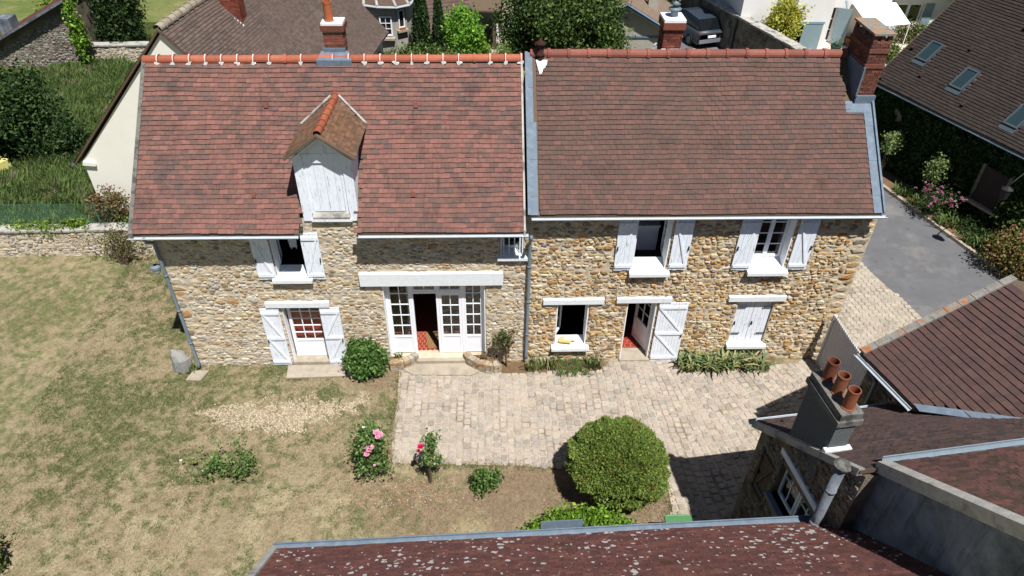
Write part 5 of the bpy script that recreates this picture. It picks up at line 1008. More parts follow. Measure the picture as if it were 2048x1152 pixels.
# laurel hedge by the foreground roof
shrub('low_hedge', 'bright green low hedge just beyond the foreground roof', (.9, -5.95, 0), (.95, -5.98, .5), (1.22, .38, .5), 300, 36, .1, .05, [L(112, 146, 44), L(96, 130, 40), L(130, 160, 56), L(80, 112, 36)], trunk=.03, core=.72, cat='hedge', shell=(.7, 1.), lump=.12)
shrub('corner_shrub', 'leafy green and reddish shrub cut off at the lower left corner', (-12.35, -6.45, 0), (-12.35, -6.4, .5), (.5, .55, .55), 70, 26, .12, .06, [L(96, 120, 56), L(116, 96, 56), L(76, 100, 46)], trunk=.03, core=.3)
def rose(label, base, spots, blooms, stems, pal, group='rose bushes along the edge of the paving', leafn=22, size=.045, flo=None):
    """stems, leaf sprays at given offsets (dx,dy,z,r) and blooms (dx,dy,z,r,colour)"""
    e = empty('rose_bush', base, label, 'rose bush', group); mb = MB(); B0 = Vector(base)
    for (dx, dy, z, r) in spots[:stems]:
        mid = B0+Vector((dx*.45+R(-.05, .05), dy*.45+R(-.05, .05), z*.5)); mb.tube([B0+Vector((R(-.05, .05), R(-.05, .05), -.03)), mid, B0+Vector((dx, dy, z+r*.6))], [.016, .012, .006], 6)
    mb.build('stem', m_bark, e); PP = []
    for (dx, dy, z, r) in spots: PP.append(np.array(B0)+np.array((dx, dy, z))+rng.normal(size=(int(leafn*1.7*(r/.15)**2)+8, 3))*r*.6)
    P = np.concatenate(PP); P[:, 2] = np.maximum(P[:, 2], .03); leaves('foliage', P, size, pal, m_leaf, e, None, .6)
    for (dx, dy, z, r, c) in blooms:
        mb = MB(); C = B0+Vector((dx, dy, z)); r = r*.85
        for lay, (m_, rr, tilt) in enumerate(((5, 1., .25), (5, .72, .7), (4, .45, 1.1))):
            for q in range(m_):
                a = 2*math.pi*q/m_+lay*.5; o = Vector((math.cos(a), math.sin(a), 0)); t = Vector((-o.y, o.x, 0)); up = Vector((0, 0, 1)); w_ = r*rr
                mb.add([C, C+o*w_*math.cos(tilt)*.6-t*w_*.5+up*w_*math.sin(tilt)*.5, C+o*w_*math.cos(tilt)+up*w_*(math.sin(tilt)+.1), C+o*w_*math.cos(tilt)*.6+t*w_*.5+up*w_*math.sin(tilt)*.5], [(0, 1, 2, 3)], jit(c, .15))
        mb.build('bloom', m_petal, e)
    return e
RL_ = [L(88, 116, 60), L(106, 132, 70), L(74, 100, 52), L(124, 144, 82)]
pk = L(238, 168, 196); mg = L(206, 32, 92); rd = L(176, 60, 84); wh = L(236, 234, 224)
random.seed(21)
sp = [(R(-.28, .28), R(-.2, .25), R(.4, 1.6), R(.13, .22)) for _ in range(40)]+[(.1, 0, 1.75, .1), (-.3, .1, 1.5, .1), (-.15, .1, 1.8, .1)]
rose('tall rose bush with clusters of large pale pink blooms at the paving edge', (-3.95, -4.0, 0), sp, [(.2, -.1, 1.78, .12, pk), (.28, -.12, 1.72, .11, pk), (.24, -.2, 1.74, .1, pk), (-.1, -.25, 1.45, .1, pk), (0, -.3, 1.4, .11, pk), (-.05, -.35, 1.3, .1, pk), (.07, -.3, 1.48, .1, pk), (-.36, 0, 1.5, .08, rd), (-.34, -.02, 1.58, .06, pk), (-.12, .05, 1.8, .05, wh), (.1, -.4, .95, .05, pk), (.38, 0, 1.0, .05, rd)], 9, RL_)
sp = [(R(-.1, .14), R(-.05, .2), R(.6, 1.6), R(.08, .13)) for _ in range(18)]+[(.26, 0, .95, .12), (.24, .05, .7, .12), (.2, .15, 1.6, .13)]
rose('thin rose with one deep magenta bloom in front of the setts', (-2.6, -4.2, 0), sp, [(-.14, -.05, 1.42, .11, mg), (-.2, -.06, 1.27, .07, mg)], 7, RL_)
sp = [(R(-.22, .2), R(-.1, .15), R(.1, .5), R(.12, .18)) for _ in range(16)]+[(-.22, .1, .62, .1), (.3, .1, .62, .1), (.33, .02, .45, .08), (-.1, 0, .7, .12)]
rose('small leafy rose without blooms between the magenta rose and round bush', (-1.2, -4.45, 0), sp, [], 6, [L(72, 108, 44), L(88, 124, 54), L(60, 90, 40), L(104, 116, 66)])
sp = [(R(-.8, .35), R(-.15, .35), R(.15, .6), R(.11, .18)) for _ in range(30)]+[(-.85, .4, .7, .1), (-.5, .5, .8, .1), (-1.1, .2, .5, .08), (.12, .35, 1.0, .15), (.1, .35, .85, .12)]
rose('sprawling rose with sparse foliage and white blooms alone on the lawn', (-7.35, -4.0, 0), sp, [(-.75, -.1, .45, .05, wh), (-1.45, .35, .3, .05, wh)], 14, RL_, leafn=10)
sp = [(R(-.15, .2), R(-.12, 0), R(.85, 1.4), R(.08, .15)) for _ in range(13)]+[(-.3, -.08, 1.15, .14), (-.34, -.08, 1.0, .1)]
rose('climbing rose trained on the wall beside the glazed doors', (-.62, -.2, 0), sp, [], 5, [L(84, 92, 56), L(104, 96, 64), L(72, 84, 48)], 'wall climbers')
# sword-leaved plants along the facade
random.seed(5)
for x, y, n_, h, lab in ((.14, -.36, 60, .5, 'iris clump at the foot of the middle downpipe'), (.62, -.3, 46, .5, 'pale edged iris clump right of the middle downpipe'), (1.98, -.32, 70, .48, 'blue green iris clump below the right end of the low window sill')):
    sword_clump('iris_clump', lab, (x, y, .02), n_, h, .4, IR, group='iris clumps along the facade', droop=.6)
ordn = ['first', 'second', 'third', 'fourth', 'fifth', 'sixth']
for i in range(6):
    sword_clump('iris_clump', ordn[i]+' iris clump in the bed under the closed shutters, counted from the plank door', (4.72+i*.4, -.36+R(-.06, .06), .02), 46, .66, .6, IR, group='iris bed under the closed shutters', wv=.03, droop=1.25)
sword_clump('grass_tuft', 'soft green grass tuft under the low window', (1.32, -.33, .0), 420, .26, 1.05, [L(84, 116, 46), L(100, 128, 56), L(72, 102, 42)], wv=.008, cat='grass tuft')
structure('flower_bed', MB().poly([(x, y, .012) for x, y in ((-.7, 0), (-.75, -.5), (.0, -.56), (2.25, -.5), (2.3, 0))]), m_soil); structure('iris_bed', MB().poly([(x, y, .012) for x, y in ((4.35, 0), (4.4, -.5), (5.5, -.62), (7.1, -.55), (7.5, 0))]), m_soil)
# curved stone planters either side of the glazed doors
def planter(name, label, pts, h):
    e = empty(name, (pts[0][0], pts[0][1], 0), label, 'planter'); n = len(pts)
    mb = MB(); mb.prism([(x, y, h-.1) for x, y in pts]+[(pts[-1][0], .0, h-.1), (pts[0][0], .0, h-.1)], (0, 0, .02)); mb.build('soil', m_soil, e)
    for i in range(n-1):
        a, b = Vector((*pts[i], 0)), Vector((*pts[i+1], 0)); u = (b-a).normalized(); l = (b-a).length; z = 0
        MB().bar(a+Vector((0, 0, h/2-.02)), b+Vector((0, 0, h/2-.02)), .12, h-.04, up=(0, 0, 1)).build('wall_core', m_mort, e)
        for j in range(3):
            zz = j*h/3; w_ = 0
            while w_ < l-.03:
                q = min(R(.12, .24), l-w_); p = a+u*(w_+q/2)+Vector((0, 0, zz+h/6)); MB().box(p, (q/2-.008, .085+R(0, .02), h/6-.006), jit(random.choice([L(166, 148, 122), L(156, 134, 106), L(164, 154, 138), L(150, 124, 94)]), .12), (u, Vector((-u.y, u.x, 0)), Vector((0, 0, 1)))).build('stone', m_stone, e); w_ += q
    return e
planter('stone_planter', 'curved low stone planter at the left foot of the glazed doors', [(-3.98, -.3), (-3.6, -.22), (-3.32, -.06), (-3.24, .06)], .34)
planter('stone_planter', 'curved low stone planter at the right foot of the glazed doors', [(-1.78, .06), (-1.68, -.12), (-1.4, -.34), (-1.0, -.46), (-.85, -.4)], .36)
sword_clump('planter_herb', 'small green herb growing in the left stone planter', (-3.75, -.08, .3), 40, .24, .2, GREEN, wv=.01); sword_clump('dry_herb', 'dry brown stalks standing in the right stone planter', (-1.25, -.12, .3), 40, .22, .25, [L(150, 122, 90), L(126, 104, 78)], wv=.008)
structure('door_apron', MB().prism([(-3.22, .1, 0), (-3.3, -.1, 0), (-3.6, -.32, 0), (-3.3, -.55, 0), (-1.6, -.6, 0), (-1.35, -.42, 0), (-1.66, -.12, 0), (-1.78, .1, 0)], (0, 0, .06)), m_concrete)
MB_ = MB().bb(-3.2, -1.8, -.12, .2, .05, .17); structure('doorstep', MB_, m_concrete)
tag(MB().prism([(-6.95, -.08, 0), (-6.9, -.6, 0), (-5.25, -.55, 0), (-5.3, -.08, 0)], (0, 0, .045)).build('door_slab', m_concrete), 'grey concrete slab lying in front of the left glazed door', 'slab')
tag(MB().prism([(-5.2, -.12, 0), (-5.2, -.5, 0), (-4.92, -.52, 0), (-4.9, -.12, 0)], (0, 0, .05)).build('paving_slab', m_concrete), 'small pale slab lying beside the round green bush', 'slab')
tag(MB().prism([(-9.62, -.25, 0), (-9.72, -.62, 0), (-9.3, -.66, 0), (-9.18, -.26, 0)], (0, 0, .05)).build('drain_slab', m_concrete), 'pale stone slab below the left corner downpipe', 'slab')
# boulder guarding the corner
mb = MB(); random.seed(3); prof = [(.02, -.03, .26), (.05, .2, .27), (.04, .42, .25), (-.02, .6, .18), (-.06, .72, .08)]; n = 9; vs = []
for (dx, z, r) in prof:
    for i in range(n): a = 2*math.pi*i/n; k = R(.85, 1.12); vs.append((-9.98+dx+r*k*math.cos(a), -.12+r*.8*k*math.sin(a), z+R(-.02, .02)))
mb.add(vs, [(j*n+i, j*n+(i+1) % n, (j+1)*n+(i+1) % n, (j+1)*n+i) for j in range(4) for i in range(n)]+[tuple(4*n+i for i in range(n))]); tag(mb.build('corner_boulder', m_rock, None), 'upright grey boulder standing at the left corner of the house', 'boulder')
sword_clump('weed_tuft', 'green weeds growing around the grey corner boulder', (-9.75, -.2, 0), 60, .2, .55, GREEN, wv=.02)
# small things
WL = empty('wall_lamp', (-9.42, -.05, 3.9), 'round glass bulkhead lamp high on the wall beside the left downpipe', 'lamp'); MB().lathe((-9.7, -.06, 3.5), [(.05, .2), (.13, .16), (.13, .1), (.05, .08)], 12).build('lamp_base', m_steel, WL); MB().lathe((-9.7, -.06, 3.5), [(.11, .12), (.1, .0), (.06, -.06), (0, -.07)], 12).build('lamp_glass', mat('frosted_glass', L(190, 194, 196), .2, .05, 4, 0, spec=.6), WL, True); MB().bar((-9.7, -.06, 3.62), (-9.5, .03, 3.62), .03, .03).build('arm', m_steel, WL)
tag(MB().box((-2.72, .75, .215), (.26, .36, .012), (1, 1, 1), (Vector((.97, .2, 0)), Vector((-.2, .97, 0)), Vector((0, 0, 1)))).build('doormat', m_mat_), 'brown doormat on the red floor inside the open glazed door', 'doormat')
BN = empty('wheelie_bin', (3.08, -6.2, 0), 'green bin lid showing above the foreground gutter', 'bin'); b_ = MB(); b_.prism([(2.84, -6.4, .05), (3.32, -6.4, .05), (3.3, -5.98, .05), (2.86, -5.98, .05)], (0, 0, .84)); b_.build('body', m_green, BN); MB().bb(2.78, 3.38, -6.46, -5.92, .89, .95).build('lid', m_green, BN); MB().tube([(2.82, -5.88, .9), (3.34, -5.88, .9)], .02, 8).build('handle', m_green, BN)
for (x, r_w) in ((2.9, .1), (3.26, .1)): MB().tube([(x-.03, -5.95, .1), (x+.03, -5.95, .1)], r_w, 12).build('wheel', m_iron, BN)
mb = MB(); mb.prism([(.9, .0, .735), (1.25, -.05, .725), (1.32, .1, .75), (1.1, .2, .77), (.92, .15, .76)], (0, 0, .04), L(206, 176, 112)); mb.prism([(1.05, .05, .775), (1.4, .02, .765), (1.38, .16, .775), (1.12, .18, .785)], (0, 0, .035), L(238, 232, 226)); tag(mb.build('folded_cloths', m_tint), 'yellow and white cloths lying on the low window sill', 'cloth')
def drape(name, label, x0, x1, y, z0, z1, m):
    V = []; F = []; nx, nz = 14, 8
    for j in range(nz+1):
        for i in range(nx+1): t = i/nx; s = j/nz; V.append((x0+(x1-x0)*(t*(.55+.45*s)+.2*(1-s)), y+.04*math.sin(t*19)*(1-.4*s), z0+(z1-z0)*s-(.03*math.sin(t*9) if j == 0 else 0)))
    for j in range(nz):
        for i in range(nx): k = j*(nx+1)+i; F.append((k, k+1, k+nx+2, k+nx+1))
    tag(MB().add(V, F).build(name, m, None, True), label, 'curtain' if 'curtain' in name else 'cloth')
drape('stand_in_curtain', 'added red sheet behind the panes of the left glazed door, standing in for the sunlit red floor', -7.3, -5.5, .36, .5, 1.75, mat('floor_red_sheet', L(188, 62, 54), .9, .12, 6, .1, 40, .05)); drape('white_curtain', 'white curtain hanging inside the open window beside the dormer', -6.45, -6.1, .6, 3.75, 4.9, m_cloth); drape('hanging_cloth', 'white cloth hanging in the dark behind the open glazed door', -2.8, -2.35, 2.2, 1.3, 2.2, m_cloth)  # added red sheet stands in for the sunlit red floor seen through glass
TBL = empty('chest', (3.1, 1.6, 3.22), 'pale chest standing inside the open upper window of the right wing', 'chest'); MB().bb(2.75, 3.6, 1.1, 2.2, 3.22, 4.0).build('chest_body', m_cloth, TBL); MB().bb(2.72, 3.63, 1.07, 2.23, 4.0, 4.05).build('chest_top', m_cloth, TBL)
# ================================================================== BACKGROUND BEHIND THE RIDGE
# grey turreted house
TH = empty('turret_house', (-6, 20.5, 0), 'grey rendered house with rounded bay and small windows behind the ridge', 'house')
bay = [(-9.6, 21.4), (-6.75, 19.25), (-6.15, 19.0), (-5.35, 18.95), (-4.85, 19.3), (-4.6, 20.4), (-4.6, 24), (-9.6, 24)]
mb = MB(); mb.prism([(x, y, 0) for x, y in bay], (0, 0, 4.45)); mb.build('wall', m_grey, TH)
ctr = Vector((-6.9, 22., 6.6)); mb = MB(); out = []
for x, y in bay: v = Vector((x-ctr.x, y-ctr.y, 0)); out.append(ctr+v*1.09-Vector((0, 0, ctr.z-4.38)))
for i in range(len(out)): mb.add([out[i], out[(i+1) % len(out)], ctr], [(0, 1, 2)], L(112, 92, 82))
mb.build('roof', m_tileF, TH); mb = MB(); mb.tube([p+Vector((0, 0, -.02)) for p in out[:6]], .06, 8); mb.build('gutter', m_zincw, TH)
for i in (1, 2, 3, 4): MB().tube([out[i]+Vector((0, 0, .03)), ctr], .07, 6).build('hip_tile', m_ridge if False else m_cope, TH)
MB().tube([(-6.72, 19.16, 4.3), (-6.68, 19.1, 4.), (-6.68, 19.1, 0)], .045, 8).build('downpipe', m_zincw, TH)
glazed(TH, -6.08, -5.5, 2.98, 3.9, 18.9, 2, 3, fw=.06); MB().bb(-6.06, -5.52, 18.965, 18.99, 3., 3.9).build('dark_backing', m_dark, TH); sill(TH, -6.16, -5.4, 18.97, 18.8, 2.94, 2.9, .1, m_concrete)  # flat dark panel on the solid wall, painted stand-in for the unlit room
Mt = frame(Vector((-5.35, 18.95, 0)), Vector((.819, .573, 0)), Vector((-.573, .819, 0))); glazed(TH, .16, .48, 3.3, 4.15, -.06, 1, 1, fw=.05, M=Mt); xf(MB().bb(.18, .46, -.005, .01, 3.3, 4.1), Mt).build('dark_backing', m_dark, TH); sl_ = MB().bb(.05, .6, -.18, .02, 3.14, 3.24); xf(sl_, Mt).build('sill', m_concrete, TH)
tag(xf(MB().bb(.2, .46, -.16, -.02, 3.24, 3.34), Mt).build('window_box', m_clay), 'clay flower box on the narrow sill of the grey bay', 'flower box')
AN = empty('annex_roof_house', (-3.4, 21.5, 0), 'low annex with a purple brown roof right of the grey bay', 'annex'); MB().bb(-4.55, -1.9, 20.6, 24.4, 0, 2.5).build('wall', m_grey, AN)
mb = MB(); mb.prism([(-4.6, 20.3, 2.45), (-1.9, 21.2, 2.5), (-1.9, 24.6, 4.3), (-4.6, 24.6, 4.7)], (0, 0, -.1)); mb.build('roof', m_wood, AN); tile_field(AN, (-4.6, 20.3, 2.46), (2.7, .9, .05), (0, 4.2, 2.15), 2.8, 4.6, .25, .3, [L(112, 90, 84), L(104, 84, 80), L(120, 96, 88)], m_tileR, None, 0, .03); slope_gutter(AN, (-4.6, 20.22, 2.4), (-1.9, 21.12, 2.45), .06)
CPT = empty('carport', (-.9, 26.5, 0), 'open lean-to shelter with flowers at the end of the garden path', 'shelter')
for x, y in ((-1.9, 25.6), (-.6, 25.4), (-1.9, 28.5), (-.2, 28.3)): MB().bb(x-.1, x+.1, y-.1, y+.1, 0, 2.15).build('post', m_wood, CPT)
MB().prism([(-2.2, 25.2, 2.15), (-.3, 25., 2.15), (.1, 28.8, 2.5), (-2.2, 29., 2.5)], (0, 0, .08)).build('roof', m_tint2 if 'm_tint2' in globals() else m_wood, CPT); MB().bb(-1.9, -.2, 28.5, 28.6, 0, 2.3).build('back_wall', m_grey, CPT); MB().bb(-.7, -.35, 25.3, 28.4, 0, .5).build('side_wall', m_cope, CPT)
def cypress(label, x, y, h, r):
    e = empty('cypress', (x, y, 0), label, 'tree', 'dark cypresses behind the ridge'); MB().tube([(x, y, -.1), (x, y, h*.8)], [.1, .03], 8).build('trunk', m_bark, e); n = 9000; t = rng.uniform(0, 1, n)**.8; rr = r*((1-t)**.55)*np.minimum(1, .45+t*3)*rng.uniform(.55, 1.1, n); a = rng.uniform(0, 6.283, n); rr = rr*(1+.18*np.sin(a*5+t*9))
    leaves('crown', np.stack([x+rr*np.cos(a), y+rr*np.sin(a), .2+h*t], 1), .085, DGREEN[:4], m_leaf, e, None, .4, 1.2); MB().lathe((x, y, .2), [(.02, 0), (r*.6, h*.2), (r*.5, h*.45), (r*.25, h*.7), (.02, h*.85)], 10).build('dark_filler', m_core, e)
cypress('taller dark cypress beside the grey bay', -4.1, 18.4, 5.4, .62); cypress('slimmer dark cypress right of the tall one', -3.3, 18.5, 5.0, .45)
shrub('wisteria_shrub', 'bright green leafy shrub right of the cypresses', (-2.2, 18.9, 0), (-2.2, 18.9, 2.9), (.95, .8, 1.25), 210, 36, .18, .08, [L(104, 148, 50), L(88, 130, 44), L(124, 164, 60)], trunk=.09, core=.55, cat='tree')
shrub('yellow_green_bush', 'small yellow green bush beside the garden path', (-1.2, 19.6, 0), (-1.2, 19.6, 1.6), (.4, .4, .8), 60, 26, .13, .06, [L(122, 150, 52), L(104, 134, 48)], trunk=.03, core=.5)
shrub('clipped_hedge', 'long clipped green hedge running behind the left ridge', (-3.7, 16.4, 0), (-3.9, 16.6, 2.0), (3.3, .6, 1.12), 620, 36, .17, .065, GREEN, trunk=.04, core=.8, cat='hedge', shell=(.8, 1.), lump=.08)
shrub('garden_tree', 'large dark green tree behind the middle of the ridge', (3.1, 19.4, 0), (3.1, 19.6, 3.1), (2.4, 1.9, 2.5), 620, 44, .26, .095, [L(78, 100, 46), L(62, 84, 38), L(98, 116, 58), L(50, 70, 34)], cat='tree', trunk=.14, core=.6, stems=8, lump=.34)
shrub('slender_tree', 'darker looser tree left of the large garden tree', (.75, 20.6, 0), (.85, 20.8, 2.7), (1.2, 1.2, 2.5), 240, 36, .22, .08, DGREEN, cat='tree', trunk=.1, core=.5, lump=.35)
shrub('low_green_bush', 'low bright bush in front of the blue gabled garage', (5.0, 17.6, 0), (5.0, 17.6, 1.9), (1.1, .6, .9), 120, 30, .16, .065, GREEN, trunk=.04, core=.6)
shrub('path_grasses', 'feathery green grasses beside the garden path', (-.2, 19.2, 0), (-.2, 19.2, 1.7), (.5, .5, .7), 70, 24, .14, .06, [L(120, 140, 76), L(100, 124, 60)], trunk=.02, core=.3, cat='grasses')
structure('dry_grass_bank', MB().prism([(-.6, 17.2, 0), (2.2, 17.2, 0), (2.2, 21.5, 0), (-.6, 21.5, 0)], (0, 0, 1.15)), mat('straw_grass', L(186, 160, 112), .95, .3, 5, .8, 30, .02, patch=(L(120, 124, 70), 1.2, .5, .65, .7)))
def garden_chair(label, x, y, z):
    e = empty('garden_chair', (x, y, z), label, 'chair'); MB().bb(x-.3, x+.3, y-.25, y+.25, z+.4, z+.45).build('seat', m_concrete, e); MB().bb(x-.3, x+.3, y+.2, y+.26, z+.45, z+.95).build('backrest', m_concrete, e)
    for dx in (-.27, .27):
        for dy_ in (-.22, .22): MB().tube([(x+dx, y+dy_, z), (x+dx, y+dy_, z+.42)], .02, 6).build('leg', m_iron, e)
garden_chair('weathered grey garden seat on the dry bank behind the ridge', -.28, 17.5, 1.15)
GTB = empty('garden_table', (-1.1, 17.9, 1.1), 'dark round garden table beside the weathered seat', 'table'); MB().lathe((-1.0, 17.5, 1.6), [(.0, .04), (.55, .04), (.55, 0), (0, 0)], 18).build('table_top', m_iron, GTB); MB().tube([(-1.0, 17.5, .2), (-1.0, 17.5, 1.6)], .04, 8).build('leg', m_iron, GTB)
# garage with blue barge boards
GG = empty('gabled_garage', (6.6, 21, 0), 'small grey garage with pale blue barge boards on its gable', 'garage'); gy = 20.5
mb = MB(); mb.prism([(4.4, gy, 0), (8.6, gy+.3, 0), (8.6, gy+.3, 2.35), (5.75, gy, 3.95), (4.4, gy, 3.2)], (.5, 4.5, 0)); mb.build('wall', m_grey, GG)
for a, b in (((4.2, gy-.35, 3.25), (5.75, gy-.35, 4.12)), ((5.75, gy-.35, 4.12), (8.7, gy-.1, 2.42))):
    for k, (dz, wd_) in enumerate(((0, .16), (-.17, .1))): MB().bar(Vector(a)+Vector((0, .06*k, dz)), Vector(b)+Vector((0, .06*k, dz)), .05, wd_, up=(0, 1, 0)).build('bargeboard', m_barge if 'm_barge' in globals() else mat('pale_blue_paint', L(138, 164, 190), .6, .06, 4, .05, 30, .3), GG)
for a, b, c_ in (((5.75, gy-.4, 4.2), (8.8, gy-.1, 2.45), 1), ((4.1, gy-.4, 3.25), (5.75, gy-.4, 4.2), 0)): mb = MB(); mb.prism([a, b, Vector(b)+Vector((.6, 5, 0)), Vector(a)+Vector((.6, 5, 0))], (0, 0, -.05)); mb.build('roof', m_roofp if 'm_roofp' in globals() else mat('weathered_tile', L(142, 124, 108), .95, .35, 9, .5, 30, .05), GG)
MB().bar((5.5, gy-.02, 2.45), (8.3, gy+.22, 2.3), .06, .08).build('sill_band', m_zinc, GG)
MB().bb(7.2, 7.7, 22, 22.4, 3.0, 4.2).build('chimney', m_grey, GG)
tag(MB().tube([(6.35, 17.2, 1.2), (6.75, 17.6, 3.1)], .03, 8).tube([(6.72, 17.57, 3.05), (6.82, 17.6, 3.15)], .05, 8).build('leaning_pole', m_zincw), 'thin pale pole leaning in front of the grey garage', 'pole')
# parked car
def car(label, x, y, ang):
    e = empty('parked_car', (x, y, 0), label, 'car'); M = Matrix.Translation((x, y, 0)) @ Matrix.Rotation(ang, 4, 'Z')       # local +x forward
    paint = mat('dark_grey_car_paint', L(58, 66, 76), .3, .03, 2, 0, spec=.6, metal=.3); dk = mat('car_glass', L(18, 22, 26), .08, .02, 2, 0, spec=.8)
    def loft(secs, name, m):
        mb = MB(); n = 8
        vs = []
        for (X, hw, z0, z1, tw) in secs: vs += [(X, -hw*.96, z0), (X, -hw, z0+(z1-z0)*.35), (X, -hw*.98, z0+(z1-z0)*.8), (X, -hw*tw, z1), (X, hw*tw, z1), (X, hw*.98, z0+(z1-z0)*.8), (X, hw, z0+(z1-z0)*.35), (X, hw*.96, z0)]
        for j in range(len(secs)-1):
            for i in range(n): mb.add([], []); mb.f.append((j*n+i, j*n+(i+1) % n, (j+1)*n+(i+1) % n, (j+1)*n+i)); mb.t.append((1, 1, 1))
        mb.f += [tuple(range(n)), tuple((len(secs)-1)*n+i for i in range(n))[::-1]]; mb.t += [(1, 1, 1)]*2; mb.v = vs
        return xf(mb, M).build(name, m, e, True)
    loft([(-2.2, .8, .35, .8, .85), (-2.12, .9, .28, 1.0, .9), (-1.2, .93, .25, 1.02, .92), (.8, .93, .25, 1.0, .9), (1.6, .9, .25, .95, .85), (2.1, .82, .3, .8, .8)], 'body', paint)
    loft([(-2.0, .78, .98, 1.02, .9), (-1.65, .8, .98, 1.5, .78), (-.3, .82, .98, 1.62, .78), (.5, .8, .98, 1.5, .76), (1.2, .76, .96, 1.0, .9)], 'cabin', dk)
    xf(MB().add([(-1.6, -.62, 1.53), (-1.6, .62, 1.53), (-.3, .65, 1.645), (-.3, -.65, 1.645), (.45, -.6, 1.53), (.45, .6, 1.53)], [(0, 3, 2, 1), (3, 4, 5, 2)]), M).build('roof', paint, e)
    xf(MB().add([(-2.02, -.66, 1.04), (-2.02, .66, 1.04), (-1.69, .58, 1.47), (-1.69, -.58, 1.47)], [(0, 3, 2, 1)]), M).build('rear_window', dk, e)
    xf(MB().bb(-2.24, -2.1, -.84, .84, .86, .94), M).build('chrome_strip', mat('chrome', L(200, 205, 210), .2, .02, 2, 0, spec=.8, metal=.9), e); xf(MB().bb(-2.27, -2.1, -.8, .8, .36, .56), M).build('bumper', mat('silver_trim', L(150, 156, 162), .35, .03, 2, 0, metal=.5), e); xf(MB().bb(-2.265, -2.19, -.26, .26, .64, .76), M).build('number_plate', m_white, e)
    for s in (-1, 1):
        xf(MB().bb(-2.2, -2.06, s*.62 if s > 0 else -.88, .88 if s > 0 else -.62, .8, .95), M).build('tail_light', mat('red_lens', L(120, 20, 24), .25, .02, 2, 0, spec=.6), e); xf(MB().bb(.45, .62, s*.93 if s > 0 else -1.08, 1.08 if s > 0 else -.93, .98, 1.12), M).build('mirror', paint, e)
        for X in (-1.35, 1.3):
            mb = MB(); mb.tube([(X, s*.72, .33), (X, s*.95, .33)], .34, 18); o = xf(mb, M).build('wheel', m_iron, e); xf(MB().tube([(X, s*.94, .33), (X, s*.965, .33)], .2, 12), M).build('rim', m_steel, o)
car('dark grey car parked by the tall dark wall behind the right ridge', 11.2, 27.6, math.atan2(.952, -.306))
# tall dark wall, white house
DW = empty('lane_wall', (13, 23, 0), 'tall dark stained wall with mossy coping beside the parked car', 'wall'); w0, w1 = Vector((15.9, 15.4, 0)), Vector((11.1, 30.4, 0)); nd = Vector((-.952, -.306, 0))
mb = MB(); mb.prism([w0, w1, w1-nd*.5, w0-nd*.5], (0, 0, 2.0)); mb.build('wall_core', m_darkwall, DW)
for i in range(22):
    a, b = w0+(w1-w0)*(i/22), w0+(w1-w0)*((i+.98)/22); MB().prism([a+nd*.05+Vector((0, 0, 2)), b+nd*.05+Vector((0, 0, 2)), b-nd*.55+Vector((0, 0, 2+R(.0, .04))), a-nd*.55+Vector((0, 0, 2+R(0, .04)))], (0, 0, R(.07, .12))).build('coping_stone', m_cope, DW)
MB().tube([w0+(w1-w0)*.62+nd*.06, w0+(w1-w0)*.62+nd*.06+Vector((0, 0, 2.0))], .05, 8).build('downpipe', m_iron, DW)
WH = empty('white_house', (19, 27, 0), 'white rendered house with grey shutters and terrace behind the right ridge', 'house')
mw = mat('white_wall_render', L(232, 230, 228), .9, .04, 2, .1, 60, .1)
mb = MB(); holed_wall(mb, 13.4, 18.1, -.05, 7, 24.6, 24.95, [(15.7, 17.45, .35, 1.75)]); holed_wall(mb, 18.1, 22.2, -.05, 7, 26.3, 26.65, [(18.5, 19.25, .05, 2.1)]); holed_wall(mb, 22.2, 26.5, -.05, 7, 26.9, 27.25, [(22.9, 24.6, .95, 2.15)]); mb.bb(18.05, 18.1, 24.95, 26.3, -.05, 7); mb.bb(13.4, 26.5, 29.9, 30.2, -.05, 7); mb.bb(13.0, 13.4, 24.6, 30.2, -.05, 7); mb.bb(26.5, 26.9, 26.9, 30.2, -.05, 7); mb.build('wall', mw, WH)
MB().bb(13.4, 26.5, 28.4, 28.5, 0, 6).build('inner_walls', m_dark, WH); MB().prism([(12.8, 24.3, 7), (27.2, 24.3, 7), (27.2, 30.5, 7), (12.8, 30.5, 7)], (0, 0, .2)).build('roof', m_wood, WH)
MB().bb(15.4, 17.8, 24.5, 24.6, 1.75, 1.87).build('shutter_track', m_shutter_b, WH); MB().bb(16.65, 17.75, 24.52, 24.57, .32, 1.74).build('sliding_shutter', m_shutter_b, WH)
xf(MB().bb(0, .75, -.04, 0, .08, 2.1), Matrix.Translation((19.25, 26.28, 0)) @ Matrix.Rotation(RAD(-25), 4, 'Z')).build('shutter', m_shutter_b, WH); glazed(WH, 18.5, 19.25, .08, 2.08, 26.5, 1, 3, 'door', .07)
for a, b in ((22.35, 22.88), (24.62, 25.15)): MB().bb(a, b, 26.84, 26.89, .95, 2.15).build('shutter', m_shutter_b, WH)
glazed(WH, 22.95, 23.75, .98, 2.12, 27.05, 1, 1, fw=.08); glazed(WH, 23.75, 24.55, .98, 2.12, 27.05, 1, 1, fw=.08); MB().bb(22.2, 26.5, 26.8, 26.9, 2.45, 2.55).build('string_course', mw, WH)
MB().prism([(18.6, 24.5, 3.0), (18.75, 24.5, 3.), (18.7, 24.2, 2.6)], (.0, .1, 0)).build('bracket', m_shutter_b, WH); MB().bb(14.9, 16.0, 24.52, 24.6, 2.75, 3.4).build('shutter', m_shutter_b, WH)
